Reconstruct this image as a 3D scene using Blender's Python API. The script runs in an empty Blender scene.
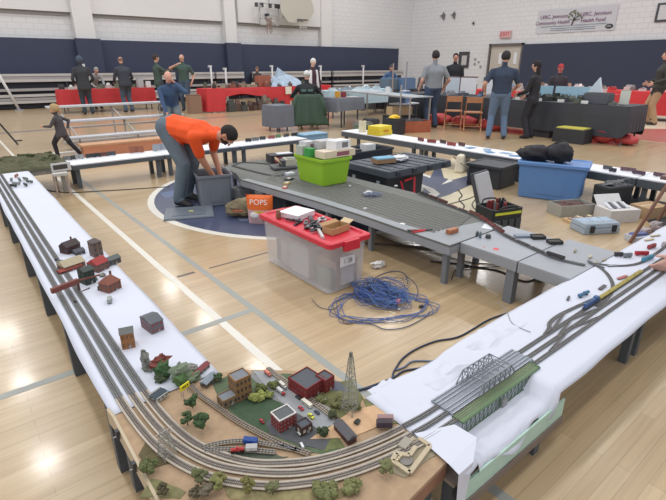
import bpy, bmesh, math, random
from mathutils import Vector, Matrix, noise
random.seed(11)
S = bpy.context.scene
C = S.collection
PI = math.pi

# ---------------- camera, world, lights, exposure ----------------
F = 467.0
PITCH = math.atan(185/467.0)
CH = 1.5
YAW = math.atan(624/502.0)
cd = bpy.data.cameras.new('camera'); cam = bpy.data.objects.new('camera', cd); C.objects.link(cam)
cd.sensor_width = 36; cd.lens = F*36/666; cd.clip_start = 0.02; cd.clip_end = 200
cam.location = (0, 0, CH); cam.rotation_euler = (PI/2-PITCH, 0, YAW-PI/2)
S.camera = cam
w = bpy.data.worlds.new('world'); S.world = w; w.use_nodes = True
w.node_tree.nodes['Background'].inputs[0].default_value = (0.93, 0.95, 1.0, 1)
w.node_tree.nodes['Background'].inputs[1].default_value = 0.78
S.view_settings.view_transform = 'Standard'; S.view_settings.look = 'None'
S.view_settings.gamma = 1; S.view_settings.use_curve_mapping = False
S.view_settings.exposure = -0.05
for lx in (-6.0, 0.0, 6.0, 12.0, 18.0):
    for ly in (-0.3, 3.6, 7.5, 11.3, 15.2, 18.8):
        ld = bpy.data.lights.new('bay_lamp', 'AREA'); ld.shape = 'DISK'; ld.size = 0.6; ld.energy = 72
        ld.color = (1, 0.985, 0.95)
        lo = bpy.data.objects.new('bay_lamp', ld); C.objects.link(lo); lo.location = (lx, ly, 7.6)

# ---------------- materials ----------------
_mats = {}
def srgb(c):
    return tuple(((x/255)/12.92 if x/255 <= .04045 else ((x/255+.055)/1.055)**2.4) for x in c)
def M(rgb, rough=.6, metal=0., var=.06, scale=30., bump=0., name=None, spec=.5, alpha=1., trans=0., emit=0.):
    key = (rgb, rough, metal, var, scale, bump, alpha, trans, emit, spec)
    if key in _mats: return _mats[key]
    m = bpy.data.materials.new(name or 'material'); m.use_nodes = True
    nt = m.node_tree; b = nt.nodes['Principled BSDF']; c = srgb(rgb)
    b.inputs['Roughness'].default_value = rough; b.inputs['Metallic'].default_value = metal
    b.inputs['Specular IOR Level'].default_value = spec
    tc = nt.nodes.new('ShaderNodeTexCoord'); no = nt.nodes.new('ShaderNodeTexNoise')
    no.inputs['Scale'].default_value = scale; no.inputs['Detail'].default_value = 4
    nt.links.new(tc.outputs['Object'], no.inputs['Vector'])
    mx = nt.nodes.new('ShaderNodeMix'); mx.data_type = 'RGBA'
    mx.inputs[6].default_value = tuple(max(0, x*(1-var*2)) for x in c)+(1,)
    mx.inputs[7].default_value = tuple(min(1, x*(1+var*2)) for x in c)+(1,)
    nt.links.new(no.outputs['Fac'], mx.inputs[0]); nt.links.new(mx.outputs[2], b.inputs['Base Color'])
    if bump:
        bp = nt.nodes.new('ShaderNodeBump'); bp.inputs['Strength'].default_value = bump; bp.inputs['Distance'].default_value = .01
        nt.links.new(no.outputs['Fac'], bp.inputs['Height']); nt.links.new(bp.outputs['Normal'], b.inputs['Normal'])
    if alpha < 1: b.inputs['Alpha'].default_value = alpha
    if trans: b.inputs['Transmission Weight'].default_value = trans
    if emit:
        nt.links.new(mx.outputs[2], b.inputs['Emission Color']); b.inputs['Emission Strength'].default_value = emit
    _mats[key] = m; return m

def brick_mat(name, c1, c2, mortar, bw, bh, ms, rough=.6, axis='XZ', bump=.0, grain=0., offset=.5, coat=0., smooth=0.1):
    m = bpy.data.materials.new(name); m.use_nodes = True
    nt = m.node_tree; b = nt.nodes['Principled BSDF']; L = nt.links.new
    tc = nt.nodes.new('ShaderNodeTexCoord'); sx = nt.nodes.new('ShaderNodeSeparateXYZ'); cb = nt.nodes.new('ShaderNodeCombineXYZ')
    L(tc.outputs['Object'], sx.inputs[0])
    L(sx.outputs[axis[0]], cb.inputs[0]); L(sx.outputs[axis[1]], cb.inputs[1])
    br = nt.nodes.new('ShaderNodeTexBrick'); L(cb.outputs[0], br.inputs['Vector'])
    br.inputs['Scale'].default_value = 1; br.inputs['Brick Width'].default_value = bw; br.inputs['Row Height'].default_value = bh
    br.inputs['Mortar Size'].default_value = ms; br.inputs['Mortar Smooth'].default_value = smooth; br.offset = offset
    br.inputs['Color1'].default_value = srgb(c1)+(1,); br.inputs['Color2'].default_value = srgb(c2)+(1,); br.inputs['Mortar'].default_value = srgb(mortar)+(1,)
    out = br.outputs['Color']
    if grain:
        mp = nt.nodes.new('ShaderNodeMapping'); mp.inputs['Scale'].default_value = (1.5, 40, 1); L(cb.outputs[0], mp.inputs[0])
        no = nt.nodes.new('ShaderNodeTexNoise'); no.inputs['Scale'].default_value = 1.6; no.inputs['Detail'].default_value = 5; L(mp.outputs[0], no.inputs['Vector'])
        mx = nt.nodes.new('ShaderNodeMix'); mx.data_type = 'RGBA'; mx.blend_type = 'OVERLAY'; mx.inputs[0].default_value = grain
        L(out, mx.inputs[6]); L(no.outputs['Color'], mx.inputs[7])
        bw_ = nt.nodes.new('ShaderNodeRGBToBW'); L(no.outputs['Color'], bw_.inputs[0]); L(bw_.outputs[0], mx.inputs[7])
        out = mx.outputs[2]
    L(out, b.inputs['Base Color']); b.inputs['Roughness'].default_value = rough
    if coat: b.inputs['Coat Weight'].default_value = coat; b.inputs['Coat Roughness'].default_value = .13
    if bump:
        bp = nt.nodes.new('ShaderNodeBump'); bp.inputs['Strength'].default_value = bump; bp.inputs['Distance'].default_value = .01; bp.invert = True
        L(br.outputs['Fac'], bp.inputs['Height']); L(bp.outputs['Normal'], b.inputs['Normal'])
    return m

# ---------------- mesh helpers ----------------
class MB:
    def __init__(s): s.v = []; s.f = []; s.mi = []; s.cur = 0
    def add(s, vs, fs):
        n = len(s.v); s.v += [tuple(v) for v in vs]; s.f += [tuple(n+i for i in f) for f in fs]; s.mi += [s.cur]*len(fs); return s
    def mat(s, i): s.cur = i; return s
    def hexa(s, b, t):
        return s.add(list(b)+list(t), [(3,2,1,0),(4,5,6,7),(0,1,5,4),(1,2,6,5),(2,3,7,6),(3,0,4,7)])
    def box(s, cx, cy, cz, dx, dy, dz, rz=0., tx=1., ty=1., tilt=None):
        # cz is the base; tx, ty scale the top
        ca, sa = math.cos(rz), math.sin(rz)
        def q(x, y, z): return (cx+x*ca-y*sa, cy+x*sa+y*ca, z)
        b = [q(x*dx/2, y*dy/2, cz) for x, y in ((-1,-1),(1,-1),(1,1),(-1,1))]
        t = [q(x*dx/2*tx, y*dy/2*ty, cz+dz) for x, y in ((-1,-1),(1,-1),(1,1),(-1,1))]
        return s.hexa(b, t)
    def bar(s, a, b, w_, h=None, up=(0,0,1)):
        a, b = Vector(a), Vector(b); h = h or w_; d = (b-a).normalized(); u = Vector(up)
        if abs(d.dot(u)) > .98: u = Vector((1,0,0))
        r = d.cross(u).normalized(); u = r.cross(d)
        f = lambda p: [p-r*w_/2-u*h/2, p+r*w_/2-u*h/2, p+r*w_/2+u*h/2, p-r*w_/2+u*h/2]
        return s.hexa(f(a), f(b))
    def tube(s, pts, r, n=6):
        pts = [Vector(p) for p in pts]; N = len(pts); vs = []; fs = []
        u = None
        for i, p in enumerate(pts):
            d = (pts[min(i+1, N-1)]-pts[max(i-1, 0)]); d = d.normalized() if d.length > 1e-9 else Vector((0,0,1))
            if u is None: u = d.orthogonal().normalized()
            else:
                u = u-d*u.dot(d); u = u.normalized() if u.length > 1e-6 else d.orthogonal().normalized()
            w_ = d.cross(u); rr = r[i] if isinstance(r, (list, tuple)) else r
            for k in range(n):
                a = 2*PI*k/n; vs.append(p+u*math.cos(a)*rr+w_*math.sin(a)*rr)
        for i in range(N-1):
            for k in range(n):
                fs.append((i*n+k, i*n+(k+1) % n, (i+1)*n+(k+1) % n, (i+1)*n+k))
        fs.append(tuple(reversed(range(n)))); fs.append(tuple((N-1)*n+k for k in range(n)))
        return s.add(vs, fs)
    def cyl(s, a, b, r, r2=None, n=12): return s.tube([a, b], [r, r if r2 is None else r2], n)
    def prism(s, poly, z0, z1, inset=0.):
        n = len(poly)
        area = sum(poly[i][0]*poly[(i+1) % n][1]-poly[(i+1) % n][0]*poly[i][1] for i in range(n))
        if area < 0: poly = list(reversed(poly))
        cx = sum(p[0] for p in poly)/n; cy = sum(p[1] for p in poly)/n; k = 1-inset
        vs = [(p[0], p[1], z0) for p in poly]+[(cx+(p[0]-cx)*k, cy+(p[1]-cy)*k, z1) for p in poly]
        fs = [tuple(reversed(range(n))), tuple(range(n, 2*n))]+[(i, (i+1) % n, n+(i+1) % n, n+i) for i in range(n)]
        return s.add(vs, fs)
    def ell(s, c, r, seg=12, ring=8, jit=0., basis=None):
        r = r if isinstance(r, (tuple, list)) else (r, r, r); vs = []; fs = []
        c = Vector(c)
        for j in range(ring+1):
            t = PI*j/ring
            for k in range(seg):
                a = 2*PI*k/seg; d = Vector((math.sin(t)*math.cos(a), math.sin(t)*math.sin(a), math.cos(t)))
                q = 1+(jit*(noise.noise(d*2.3+c*37)) if jit else 0)
                p = Vector((d.x*r[0], d.y*r[1], d.z*r[2]))*q
                if basis: p = basis @ p
                vs.append(c+p)
        for j in range(ring):
            for k in range(seg):
                fs.append((j*seg+k, (j+1)*seg+k, (j+1)*seg+(k+1) % seg, j*seg+(k+1) % seg))
        return s.add(vs, fs)
    def lathe(s, prof, c=(0,0,0), n=20):
        vs = []; fs = []
        for r, z in prof:
            for k in range(n):
                a = 2*PI*k/n; vs.append((c[0]+r*math.cos(a), c[1]+r*math.sin(a), c[2]+z))
        m = len(prof)
        for j in range(m-1):
            for k in range(n): fs.append((j*n+k, j*n+(k+1) % n, (j+1)*n+(k+1) % n, (j+1)*n+k))
        fs.append(tuple(reversed(range(n)))); fs.append(tuple((m-1)*n+k for k in range(n)))
        return s.add(vs, fs)
    def strip(s, pts, wd, z0, z1, off=0.):
        # extruded band following a 2-D path
        N = len(pts); vs = []
        for i, p in enumerate(pts):
            a = pts[max(i-1, 0)]; b = pts[min(i+1, N-1)]; dx, dy = b[0]-a[0], b[1]-a[1]; l = math.hypot(dx, dy) or 1
            nx, ny = -dy/l, dx/l; z = p[2] if len(p) > 2 else 0
            for o, zz in ((off+wd/2, z0), (off-wd/2, z0), (off-wd/2, z1), (off+wd/2, z1)):
                vs.append((p[0]+nx*o, p[1]+ny*o, z+zz))
        fs = [(0,1,2,3), tuple((N-1)*4+k for k in (3,2,1,0))]
        for i in range(N-1):
            for k in range(4): fs.append((i*4+k, (i+1)*4+k, (i+1)*4+(k+1) % 4, i*4+(k+1) % 4))
        return s.add(vs, fs)
    def build(s, name, mats, parent=None, loc=None, rz=0., smooth=False, bevel=0., subsurf=0):
        me = bpy.data.meshes.new(name); me.from_pydata(s.v, [], s.f)
        if not isinstance(mats, (list, tuple)): mats = [mats]
        for m in mats: me.materials.append(m)
        me.polygons.foreach_set('material_index', s.mi)
        bm = bmesh.new(); bm.from_mesh(me); bmesh.ops.recalc_face_normals(bm, faces=bm.faces)
        bm.to_mesh(me); bm.free()
        if smooth: me.polygons.foreach_set('use_smooth', [True]*len(me.polygons))
        o = bpy.data.objects.new(name, me); C.objects.link(o)
        if parent: o.parent = parent
        if loc is not None: o.location = loc
        if rz: o.rotation_euler = (0, 0, rz)
        if bevel:
            b = o.modifiers.new('bevel', 'BEVEL'); b.width = bevel; b.segments = 2; b.limit_method = 'ANGLE'
        if subsurf:
            b = o.modifiers.new('sub', 'SUBSURF'); b.levels = subsurf; b.render_levels = subsurf
        return o

def tag(o, label=None, cat=None, group=None, kind=None):
    if label: o['label'] = label
    if cat: o['category'] = cat
    if group: o['group'] = group
    if kind: o['kind'] = kind
    return o
def thing(name, label, cat, loc=(0,0,0), rz=0., group=None):
    o = bpy.data.objects.new(name, None); C.objects.link(o); o.location = loc; o.rotation_euler = (0, 0, rz)
    o.empty_display_size = .1
    return tag(o, label, cat, group)
def dup(root, loc, rz=None, label=None, group=None, scale=None):
    def cp(o, par):
        c = o.copy(); C.objects.link(c)
        if par: c.parent = par
        for ch in kids.get(o.name, []): cp(ch, c)
        return c
    kids = {}
    def walk(o):
        kids[o.name] = list(o.children)
        for ch in o.children: walk(ch)
    walk(root)
    r = cp(root, None); r.location = loc
    if rz is not None: r.rotation_euler = (0, 0, rz)
    if label: r['label'] = label
    if group: r['group'] = group
    if scale: r.scale = scale
    return r
def struct(o): o['kind'] = 'structure'; return o
fx, fy, rx_, ry_ = math.cos(YAW), math.sin(YAW), math.sin(YAW), -math.cos(YAW)
def P(px, py, z=0.):
    # the place on the level plane z that the surveyed picture position (px, py) stands for
    u = (px-333)/F; v = (250-py)/F
    fw = math.cos(PITCH)+v*math.sin(PITCH); up = v*math.cos(PITCH)-math.sin(PITCH); t = (z-CH)/up
    return Vector((t*(fw*fx+u*rx_), t*(fw*fy+u*ry_), z))
def spline(pts, k=8, closed=False):
    pts = [Vector(p) if len(p) == 3 else Vector((p[0], p[1], 0)) for p in pts]; out = []; n = len(pts)
    for i in range(n if closed else n-1):
        g = (lambda j: pts[j % n]) if closed else (lambda j: pts[max(0, min(n-1, j))])
        a, b, c, d = g(i-1), g(i), g(i+1), g(i+2)
        for q in range(k):
            t = q/k
            out.append(.5*((2*b)+(c-a)*t+(2*a-5*b+4*c-d)*t*t+(3*b-a-3*c+d)*t**3))
    if not closed: out.append(pts[-1])
    return out
def text(s, size, mat, loc, rot, parent, depth=.002, name='lettering', shear=0):
    cu = bpy.data.curves.new(name, 'FONT'); cu.body = s; cu.size = size; cu.extrude = depth; cu.align_x = 'CENTER'; cu.align_y = 'CENTER'
    tmp = bpy.data.objects.new(name, cu); C.objects.link(tmp)
    me = bpy.data.meshes.new_from_object(tmp.evaluated_get(bpy.context.evaluated_depsgraph_get()))
    bpy.data.objects.remove(tmp); me.materials.clear(); me.materials.append(mat)
    o = bpy.data.objects.new(name, me); C.objects.link(o); o.parent = parent; o.location = loc; o.rotation_euler = rot
    return o

# common materials
STEEL = M((150,152,156), .35, .7); WHITE = M((225,226,232), .6, 0, .02); PAPER = M((208,211,224), .7, 0, .015, 3)
BLACK = M((38,40,44), .5); DARK = M((62,64,68), .6); GREY = M((128,132,138), .55); NAVY = M((58,66,92), .8, 0, .04)
WOOD = M((150,108,78), .6, 0, .12, 12); RED = M((186,40,46), .5); CARD = M((178,140,100), .8, 0, .06)
CREAM = M((226,216,190), .6); SILVER = M((176,176,178), .4, .3)
RUBBER = M((30,30,32), .8)
# ---------------- the room ----------------
BY = 21.85; WX = 23.9
floor_m = brick_mat('maple_boards', (192,168,133), (180,155,120), (157,132,101), 1.1, .057, .0012, .3, 'XY', 0, .3, .37, .45, .5)
m = MB(); m.box(5, 7, -.2, 42, 34, .2)
floor = struct(m.build('floor', floor_m))
def paint(poly, col, z=.0006, nm='painted_marking', rough=.35):
    o = MB().prism(poly, .0001, z).build(nm, M(col, rough, 0, .03, 8), floor); return o
def pline(x0, y0, x1, y1, wd, col, z=.0007):
    dx, dy = x1-x0, y1-y0; l = math.hypot(dx, dy); nx, ny = -dy/l*wd/2, dx/l*wd/2
    paint([(x0+nx,y0+ny),(x0-nx,y0-ny),(x1-nx,y1-ny),(x1+nx,y1+ny)], col, z, 'painted_line')
WL = (222,218,208); GL = (150,153,148); DL = (98,84,80)
cc = (3.45, 4.87); R1 = 1.93
ring = lambda r, n=64: [(cc[0]+r*math.cos(2*PI*k/n), cc[1]+r*math.sin(2*PI*k/n)) for k in range(n)]
paint(ring(R1), WL, .0006, 'painted_circle'); paint(ring(R1-.075), (70,78,104), .0010, 'painted_circle')
CR = (214,202,172)
g = lambda *ps: [tuple(P(*p)[:2]) for p in ps]
paint(g((438,162),(470,160),(480,170),(478,181),(447,196),(430,200),(424,190)), (70,78,104), .0012, 'painted_logo')
paint(g((441,168),(452,158),(466,164),(467,176),(452,180),(444,178)), CR, .0016, 'painted_logo')
paint(g((449,179),(453,181),(441,185)), WL, .0016, 'painted_logo')
paint(g((421,184),(434,189),(440,194),(434,198),(418,199)), WL, .0016, 'painted_logo')
paint(g((424,188),(431,193),(420,195)), (70,78,104), .002, 'painted_logo')
paint(g((430,201),(455,193),(479,181),(479,194),(493,222),(478,219),(455,212)), CR, .0016, 'painted_logo')
paint(g((160,193),(180,189),(186,194),(165,198)), (86,104,140), .0012, 'painted_logo')
paint(g((236,216),(256,214),(262,220),(240,221)), (110,118,140), .0012, 'painted_logo')
pline(1.06, -3, 1.06, 7.6, .05, WL); pline(1.30, -3, 1.30, 7.5, .045, GL)
pline(-6, 2.45, 1.30, 2.45, .05, GL, .0009)
pline(1.10, 3.26, 1.24, 3.26, .035, DL, .0009); pline(1.36, 3.26, 1.95, 3.26, .02, DL, .0009)
pline(-5, 13.6, 10.6, 13.9, .22, (112,108,110)); pline(.8, 14.4, .8, 8, .04, WL)
pline(10.9, 7.1, 10.9, 3.6, .05, (120,112,100)); pline(11.3, 8, 11.3, 1, .06, (120,112,100))
paint([(11.6,8.5),(23.8,8.5),(23.8,-2),(11.6,-2)], (170,92,84), .0004, 'painted_border')
paint(g((600,112),(666,116),(666,129),(598,128)), (214,200,176), .0008, 'painted_border')

wall_m = brick_mat('painted_block', (218,218,219), (215,215,216), (203,203,205), .42, .21, .012, .75, 'XZ', .15)
wall_m2 = brick_mat('painted_block_side', (222,221,223), (218,218,220), (203,204,207), .42, .21, .012, .75, 'YZ', .15)
struct(MB().box(5.5, BY+.15, 0, 37, .3, 9).build('wall_back', wall_m))
struct(MB().box(WX+.15, 6, 0, .3, 32, 9).build('wall_right', wall_m2))
plain = M((216,215,214), .75, 0, .015, 2)
# ledge courses that stand proud of the back wall, then pilasters
tn = [0]
def trim(mb, mt, **k):
    tn[0] += 1; return struct(mb.build('trim_%d' % tn[0], mt, **k))
for x0, x1 in ((-12, 4.65), (5.35, 10.95), (11.75, 16.6)):
    trim(MB().box((x0+x1)/2, BY-.09, 3.36, x1-x0, .18, 4), plain)
    trim(MB().box((x0+x1)/2, BY-.03, 3.24, x1-x0-.1, .06, .12), M((150,148,146), .8))  # darker strip paints the shadow line beneath each ledge
for x0, x1 in ((4.65, 5.35), (10.95, 11.5)):
    trim(MB().box((x0+x1)/2, BY-.2, 0, x1-x0, .4, 9), plain)
trim(MB().box(16.95, BY-.12, 0, .7, .24, 9), plain)
pad = M((56,62,84), .75, 0, .03, 5)
trim(MB().box((-12+22.4)/2, BY-.09-.18, .0, 34.4, .18, 2.42), pad)
trim(MB().box(5.0, BY-.5, .0, .9, .2, 2.45), pad); trim(MB().box(11.22, BY-.5, .0, .75, .2, 2.45), pad)
trim(MB().box(WX-.09, 14.1/2+1.5, .0, .18, 11.1, 2.48), M((54,60,80), .75, 0, .03, 5))
trim(MB().bar((22.43, BY-.3, 0), (22.43, BY-.3, 2.45), .08), M((190,190,192), .6))
# door with frame on the right wall
d = struct(MB().box(WX-.03, 15.1, 0, .06, 1.9, 2.5).build('door_1', M((176,168,160), .6)))
for y in (14.66, 15.54):
    dl = MB().box(WX-.08, y, .02, .05, .86, 2.28).build('door_leaf', M((188,180,170), .5), d)
    MB().box(WX-.12, y-.18, 1.55, .03, .18, .55).build('glazing', M((222,224,228), .2), dl)
fr = MB()
for y in (14.15, 16.05): fr.box(WX-.1, y, 0, .12, .1, 2.55)
fr.box(WX-.1, 15.1, 2.45, .12, 2.0, .1); fr.build('door_frame', M((104,98,98), .5), d)
MB().bar((WX-.14, 14.35, 1.0), (WX-.14, 15.1, 1.0), .04).build('push_bar', STEEL, d)

# folded bleachers along the back wall
def bank(x0, x1, label):
    t = thing('folded_bleachers', label, 'bleachers', ((x0+x1)/2, 20.9, 0), 0, 'bleachers folded against the back wall')
    L = x1-x0
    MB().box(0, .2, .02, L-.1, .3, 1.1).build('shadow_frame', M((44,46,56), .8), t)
    for z, h, c in ((1.12,.045,0),(1.02,.045,1),(.93,.05,0),(.62,.05,1),(.42,.05,0),(.30,.05,1),(.2,.05,0)):
        MB().box(0, -.02, z, L, .16, h+.04).build('plank', M((188,184,182) if c == 0 else (158,155,156), .45, .1), t)
    for x in (-L/2+.3, L/2-.3): MB().bar((x, -.02, 0), (x, -.02, 1.1), .05).build('upright', DARK, t)
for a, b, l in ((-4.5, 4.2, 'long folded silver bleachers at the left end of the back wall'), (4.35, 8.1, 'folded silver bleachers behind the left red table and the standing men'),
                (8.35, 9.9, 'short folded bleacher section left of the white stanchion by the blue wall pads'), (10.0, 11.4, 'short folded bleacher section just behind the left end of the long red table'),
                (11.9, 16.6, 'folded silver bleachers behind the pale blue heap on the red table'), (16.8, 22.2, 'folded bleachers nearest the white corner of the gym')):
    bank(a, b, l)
def post(px, py_top, py_bot, Y, label, lean=0, r=.035, hook=True, name='net_post'):
    from_x = P(px, py_bot, 0)
    t = thing(name, label, 'post', (from_x.x, from_x.y, 0), 0)
    return t
def wallpost(x, y, h, label, lean=0., r=.045):
    t = thing('net_post', label, 'post', (x, y, 0))
    MB().cyl((0,0,0.03), (lean,0,h), r).build('pole', M((206,204,206), .4), t, smooth=True)
    MB().cyl((0,0,0), (0,0,.04), .14).build('base_plate', M((150,150,155), .5), t)
    MB().box(lean-.03, 0, h-.05, .16, .08, .09).build('pulley_head', M((196,196,200), .4), t)
wallpost(2.12, 20.3, 1.44, 'white net post leaning at the far left against the bleachers', -.42, .045)
wallpost(4.5, 20.5, 1.5, 'white net post partly hidden behind the dark hooded person')
wallpost(9.6, 20.5, 1.45, 'thin white post left of the brown capped head')
wallpost(10.15, 20.2, 1.35, 'white post right beside the brown capped head above the red table')
wallpost(12.75, 20.5, 1.45, 'white post behind the peak of the pale blue heap')
wallpost(15.2, 20.5, 1.4, 'white post behind the right half of the long red table')
wallpost(15.6, 20.4, 1.45, 'white post just left of the seated man with a white cap')
wallpost(18.55, 20.4, 1.45, 'white post right of the white haired man in a white vest')

# basketball backboard and folded side goal
t = thing('basketball_backboard', 'beige fan shaped basketball backboard with hoop on back wall', 'backboard', (14.62, 20.95, 3.42))
fan = [(-.55, 0), (.55, 0)]+[(.98*math.cos(a), .62+.8*math.sin(a)) for a in [PI*k/16-.15 for k in range(0, 19)]]
vs = [(x, -.03, z) for x, z in fan]+[(x, .03, z) for x, z in fan]; n = len(fan)
mb = MB(); mb.add(vs, [tuple(range(n)), tuple(reversed(range(n, 2*n)))]+[(i, (i+1) % n, n+(i+1) % n, n+i) for i in range(n)])
mb.build('board', M((188,184,172), .6), t)
hoop = [(.12+.23*math.cos(2*PI*k/20), -.3+.23*math.sin(2*PI*k/20), .12) for k in range(21)]
MB().tube(hoop, .022).build('hoop', M((96,80,76), .5), t)
nt_ = MB()
for k in range(12):
    a = 2*PI*k/12; b = a+.5
    nt_.tube([(.12+.23*math.cos(a), -.3+.23*math.sin(a), .12), (.12+.15*math.cos(b), -.3+.15*math.sin(b), -.28)], .008, 4)
nt_.build('net', M((200,196,190), .9), t)
MB().box(.12, -.04, .06, .3, .08, .12).build('bracket', DARK, t)
mb = MB(); mb.bar((-.4,.05,.3), (-.4,.85,.3), .05); mb.bar((.4,.05,.3), (.4,.85,.3), .05); mb.bar((0,.05,.9), (0,.7,.9), .05); mb.build('wall_arm', M((170,168,165), .6), t)
t = thing('folded_goal_support', 'grey metal support frame with dark fittings left of the backboard', 'wall bracket', (13.25, 21.3, 3.2))
mb = MB()
for a, b in (((-.55,0,.1),(-.55,0,1.0)), ((.5,0,.1),(.5,0,1.0)), ((-.55,0,1.0),(.5,0,1.0)), ((-.55,0,.35),(.5,0,.35)), ((-.55,0,.1),(.5,0,.1)), ((0,0,1.0),(0,.15,4)), ((-.5,-.1,.9),(-.75,-.1,.1))):
    mb.bar(a, b, .05)
mb.build('frame', M((176,174,172), .5), t)
for x in (-.75, -.45, 0, .42): MB().box(x, -.08, .82, .12 if x < .4 else .3, .1, .18).build('dark_fitting', M((60,60,62), .5), t)
mb = MB()
for k in range(9):
    mb.tube([(random.uniform(-.3,.2), -.05, .4), (random.uniform(-.4,.3), -.1, random.uniform(-.3,.1))], .018, 4)
mb.build('hanging_net', M((140,118,112), .9), t)
MB().box(0, .25, .5, .1, .3, .1).build('wall_fixing', DARK, t)

# banner
t = thing('wall_banner', 'long white banner with purple words and a tree on the right wall', 'banner', (WX-.02, 11.75, 2.93))
mb = MB(); ns = 20; vs = []
for i in range(ns+1):
    y = -1.83+3.66*i/ns; bx = -.015-.012*math.sin(i*1.3)
    vs += [(bx, y, 0), (bx, y, 1.02), (bx+.01, y, 1.02), (bx+.01, y, 0)]
fs = [(0,1,2,3), (ns*4+3, ns*4+2, ns*4+1, ns*4)]
for i in range(ns):
    for k in range(4): fs.append((i*4+k, (i+1)*4+k, (i+1)*4+(k+1) % 4, i*4+(k+1) % 4))
mb.add(vs, fs).build('cloth', M((200,200,206), .7, 0, .02, 3), t)
PUR = M((120,72,110), .7); rot = (PI/2, 0, -PI/2)
text('LERC, Jennison', .22, PUR, (-.04, 1.02, .72), rot, t); text('Community Health', .22, PUR, (-.04, 1.05, .46), rot, t)
text('LERC, Jennison', .22, PUR, (-.04, -.92, .72), rot, t); text('Health Fund', .22, PUR, (-.04, -.85, .46), rot, t)
for y0, y1, z in ((1.6, -1.5, .3), (1.1, -1.0, .2), (1.1, -1.0, .12)): MB().bar((-.035, y0, z), (-.035, y1, z), .012, .02).build('rule', M((130,150,160), .7), t)
mb = MB(); mb.bar((-.04, .1, .3), (-.04, .0, .62), .03, .05)
for a in range(5): mb.bar((-.04, .0, .5), (-.04, .25*math.cos(a*.7+.2), .5+.3*math.sin(a*.7+.2)), .02, .02)
mb.build('tree_trunk_print', M((70,60,62), .7), t)
mb = MB()
for k in range(14):
    a = random.uniform(0, PI); r = random.uniform(.15, .34); mb.ell((-.035, r*math.cos(a), .6+r*math.sin(a)*.9), (.01, .06, .05), 8, 5)
mb.build('tree_leaf_print', M((120,125,112), .7), t)
mb = MB(); mb.ell((-.04, -1.6, .17), (.015, .17, .1), 20, 8); mb.build('round_emblem', M((58,60,62), .7), t)
text('LERC', .09, WHITE, (-.058, -1.6, .17), rot, t)
# exit sign, posters, marks on the right wall
t = thing('exit_sign', 'small red and white exit sign above the double door', 'sign', (WX-.08, 15.25, 2.82))
MB().box(0, 0, 0, .1, .62, .34).build('housing', M((214,170,172), .5), t, bevel=.01); text('EXIT', .27, M((200,60,66), .5), (-.06, 0, .17), rot, t)
t = thing('wall_board', 'dark framed notice on the white wall beside the double door', 'notice board', (WX-.04, 17.75, 1.35))
MB().box(0, 0, 0, .05, .7, .85).build('frame', M((70,68,72), .6), t); MB().box(-.03, -.05, .15, .02, .34, .5).build('sheet', M((190,188,190), .7), t)
for i, (y, z, wy, hz) in enumerate(((17.0,1.75,.14,.1),(17.0,1.5,.12,.12),(16.75,1.6,.1,.1),(16.6,1.35,.12,.12))):
    tag(MB().box(0, 0, 0, .03, wy, hz).build('wall_notice', M((150,150,156), .7), loc=(WX-.02, y, z)), ['small grey notice, upper of the pair beside the framed notice', 'small grey notice, lower of the pair beside the framed notice', 'small grey notice nearer the door frame', 'lowest small grey notice close to the door frame'][i], 'notice')
for i, (y, z, s) in enumerate(((19.5, 4.1, 1.), (18.75, 4.1, .9), (17.35, 3.62, .45))):
    t = MB()
    for k in range(4): t.bar((-.02, (k-1.5)*.09*s, .25*s-abs(k-1)*.1*s), (-.05, (k-1)*.1*s, -.2*s+k*.09*s), .05*s, .03)
    o = t.build('wall_anchor', M((96,90,90), .7), loc=(WX-.02, y, z)); tag(o, ['dark climbing anchor on the wall, leftmost and longest', 'dark grey anchor right beside the longest one on the wall', 'smallest single dark anchor on the white wall'][i], 'wall fitting')
t = thing('wall_sign', 'framed dark edged sign at the top right corner of the wall', 'sign', (WX-.04, 8.0, 3.15))
MB().box(0, 0, 0, .05, .8, .7).build('frame', M((70,74,80), .6), t); MB().box(-.03, 0, .08, .02, .6, .54).build('sheet', M((205,205,206), .7), t)
# ---------------- the track layout tables ----------------
T = .32
MODG = M((118,123,130), .5, 0, .06, 8); MODTOP = M((140,143,148), .5, 0, .08, 6); MODDK = M((82,88,94), .55, 0, .05, 8)
def module(name, label, poly, legs, top=MODTOP, side=MODG, h=.055, leg=.045, group=None, legm=None):
    cx = sum(p[0] for p in poly)/len(poly); cy = sum(p[1] for p in poly)/len(poly)
    t = thing(name, label, 'table', (cx, cy, 0), 0, group)
    pl = [(x-cx, y-cy) for x, y in poly]
    n = len(pl)
    if sum(pl[i][0]*pl[(i+1) % n][1]-pl[(i+1) % n][0]*pl[i][1] for i in range(n)) < 0: pl.reverse()
    MB().prism(pl, T-.014, T).build('table_top', top, t)
    mb = MB()
    for i in range(n):
        a, b = Vector(pl[i]+(T-.014-h/2,)), Vector(pl[(i+1) % n]+(T-.014-h/2,)); d_ = (b-a).normalized(); nn = Vector((-d_.y, d_.x, 0))*.009
        mb.bar(a+nn, b+nn, .016, h)
    mb.build('side_board', side, t)
    for lx, ly in legs:
        MB().box(lx-cx, ly-cy, 0, leg, leg, T-.016, tx=1., ty=1.).build('leg', legm or side, t)
    return t
LEGY = (1.63, 2.42, 3.22, 3.98, 4.9, 5.5, 6.5)
for i, (y0, y1, lab) in enumerate(((1.555, 2.8, 'narrow layout table under white paper, nearest of the left row'), (2.81, 4.06, 'narrow layout table under white paper, second from the scenery corner'),
                        (4.07, 5.32, 'narrow layout table under white paper, third from the scenery corner'), (5.33, 6.6, 'narrow layout table under white paper, farthest of the left row'))):
    module('layout_table', lab, [(.235,y0),(.62,y0),(.62,y1),(.235,y1)], [(.245,q) for q in LEGY if y0 < q < y1]+[(.58,y0+.08),(.58,y1-.08)], side=MODDK, leg=.05)
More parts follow.
